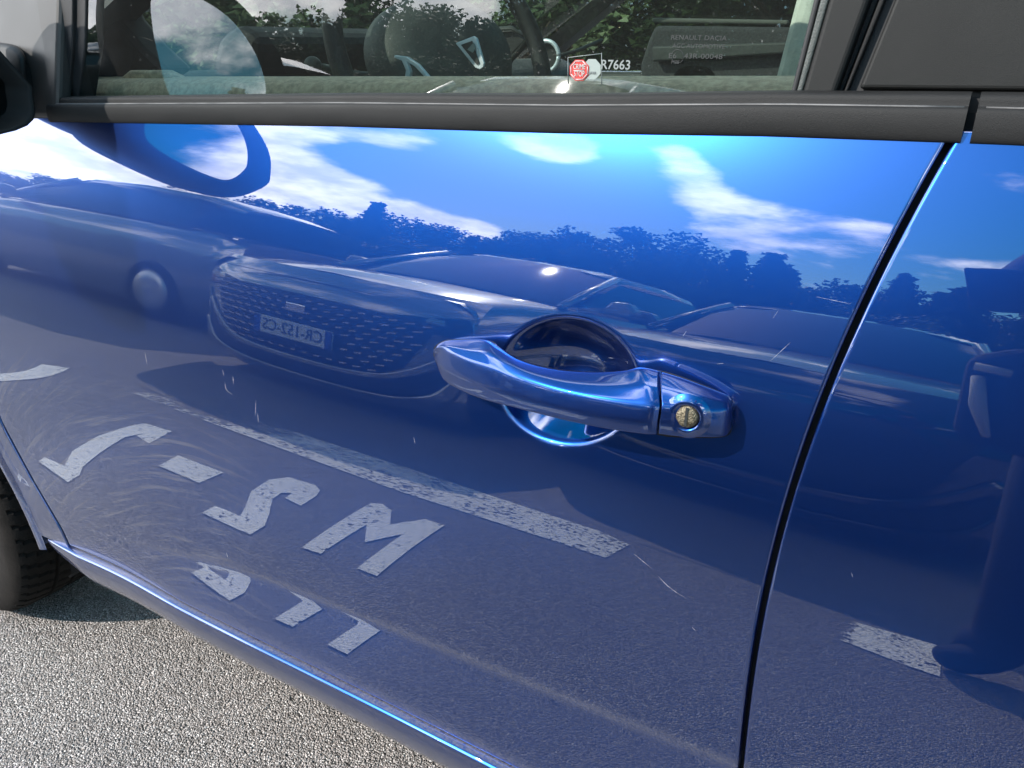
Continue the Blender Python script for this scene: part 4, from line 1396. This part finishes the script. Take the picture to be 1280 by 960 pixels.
body = skin_body('body', N, E_, CLOTH, 0)
# head with brow, nose, mouth, ears
bmh = bmesh.new()
bmesh.ops.create_uvsphere(bmh, u_segments=36, v_segments=26, radius=1)
for vv in bmh.verts:
    x, y, z = vv.co
    w = .074 if z > -.2 else .074 - .022 * (-z - .2)
    yy = y * .094
    if y > .3:
        nose = math.exp(-((x / .16) ** 2) - ((z + .08) / .22) ** 2) * .020
        eye = sum(math.exp(-(((x - s * .38) / .15) ** 2) - ((z - .08) / .10) ** 2) for s in (-1, 1)) * -.008
        lips = math.exp(-((x / .30) ** 2) - ((z + .47) / .06) ** 2) * .006
        chin = math.exp(-((x / .35) ** 2) - ((z + .80) / .2) ** 2) * .010
        yy += nose + eye + lips + chin
    vv.co = (x * w, yy, z * .118)
for s in (-1, 1):
    bmesh.ops.create_uvsphere(bmh, u_segments=10, v_segments=8, radius=1, matrix=Matrix.Translation((s * .076, -.005, 0)) @ Matrix.Diagonal((.010, .018, .032, 1)))
HM = Matrix.Translation((PX - .01, PY + .14, 1.62)) @ Matrix.Rotation(R(-28), 4, 'X') @ Matrix.Rotation(R(14), 4, 'Z')
bmesh.ops.transform(bmh, matrix=HM, verts=bmh.verts)
bm_obj('head', bmh, SKIN, PER, True)
bmh = bmesh.new()
bmesh.ops.create_uvsphere(bmh, u_segments=30, v_segments=20, radius=1)
bmesh.ops.delete(bmh, geom=[q for q in bmh.verts if q.co.z < -.35 or (q.co.y > .45 and q.co.z < .50)], context='VERTS')
for vv in bmh.verts:
    x, y, z = vv.co
    vv.co = (x * .082, y * .104 - .004, z * .127 + .004 + .003 * math.sin(9 * x + 7 * y))
bmesh.ops.transform(bmh, matrix=HM, verts=bmh.verts)
bm_obj('hair', bmh, HAIR, PER, True)
tube('trouser_cuff', [(PX - .15, PY, .16), (PX - .15, PY, .08)], [.056, .062], DENIM, PER, 16)
tube('trouser_cuff', [(PX + .13, PY, .16), (PX + .13, PY, .08)], [.056, .062], DENIM, PER, 16)
tube('bag_strap', [(PX - .14, PY + .17, 1.42), (PX - .02, PY + .20, 1.25), (PX + .14, PY + .19, 1.0)], .012, LACE, PER, 8)

bag = bpy.data.objects.new('shoulder_bag', None); COL.objects.link(bag)
bag['label'] = 'dark shoulder bag hanging at the hip of the person taking the photo'; bag['category'] = 'bag'
prism('bag_body', [Vector((x, PY + .16, z)) for x, z in ((.02, .74), (.20, .72), (.24, .80), (.23, .97), (.10, 1.0), (.015, .95))], (0, -.10, 0), CLOTH, bag, .03)
tube('bag_handle', [(.04, PY + .17, .90), (.05, PY + .185, .83), (.075, PY + .18, .76)], [.012, .016, .008], LACE, bag, 8)
tube('bag_buckle', [(.03, PY + .175, .925), (.09, PY + .18, .92)], .010, LACE, bag, 8)

# phone just behind the lens, held across in both hands
cam_r = Vector((math.cos(R(30)), math.sin(R(30)), 0))
cam_f = Vector((-math.sin(R(30)) * math.cos(R(24)), math.cos(R(30)) * math.cos(R(24)), -math.sin(R(24))))
cam_u = cam_r.cross(cam_f)
rotm = Matrix((cam_r, cam_f, cam_u)).transposed()
org = Vector((0, 0, CAM_Z))
pc = org + cam_r * .066 - cam_f * .016 - cam_u * .022
ph = thing('phone', 'black phone held out sideways by the person beside the car', 'phone')
box('phone_body', pc, (.155, .008, .074), PHONE, ph, .003, rotm)
box('lens_bump', org + cam_r * .006 - cam_f * .0105 - cam_u * .002, (.016, .003, .016), INK, ph, .001, rotm)


def hand(name, base, side, up):
    """Palm behind the phone's edge, four bent fingers round its back, thumb on the screen side."""
    # base = knuckle line centre, side = direction from the wrist to the fingers, up = across the knuckles
    f_, u_ = side.normalized(), up.normalized()
    n_ = cam_f
    wrist = base - f_ * .085 - n_ * .012
    nodes, edges = [(tuple(wrist), .024), (tuple(base - f_ * .045 - n_ * .010), (.030, .016)), (tuple(base - n_ * .006), (.033, .013))], [(0, 1), (1, 2)]
    for k, (o, l) in enumerate(((-.030, .058), (-.010, .072), (.010, .068), (.029, .052))):
        p0 = base + u_ * o
        p1 = p0 + f_ * l * .45 + n_ * .012
        p2 = p1 + f_ * l * .33 + n_ * .004
        p3 = p2 + f_ * l * .26 - n_ * .004
        i = len(nodes)
        nodes += [(tuple(p0), .0092), (tuple(p1), .0088), (tuple(p2), .0080), (tuple(p3), .0070)]
        edges += [(2, i), (i, i + 1), (i + 1, i + 2), (i + 2, i + 3)]
    i = len(nodes)
    t0 = base - f_ * .05 + u_ * .028 - n_ * .018
    nodes += [(tuple(t0), .012), (tuple(t0 + f_ * .035 + u_ * .010 - n_ * .010), .0105), (tuple(t0 + f_ * .062 + u_ * .004 - n_ * .006), .009)]
    edges += [(1, i), (i, i + 1), (i + 1, i + 2)]
    return skin_body(name, nodes, edges, SKIN, 0, PER, 1)


hand('hand', pc + cam_r * .098 - cam_f * .006, -cam_r, cam_u)
hand('hand', pc - cam_u * .060 + cam_r * .050 - cam_f * .006, cam_u, cam_r)
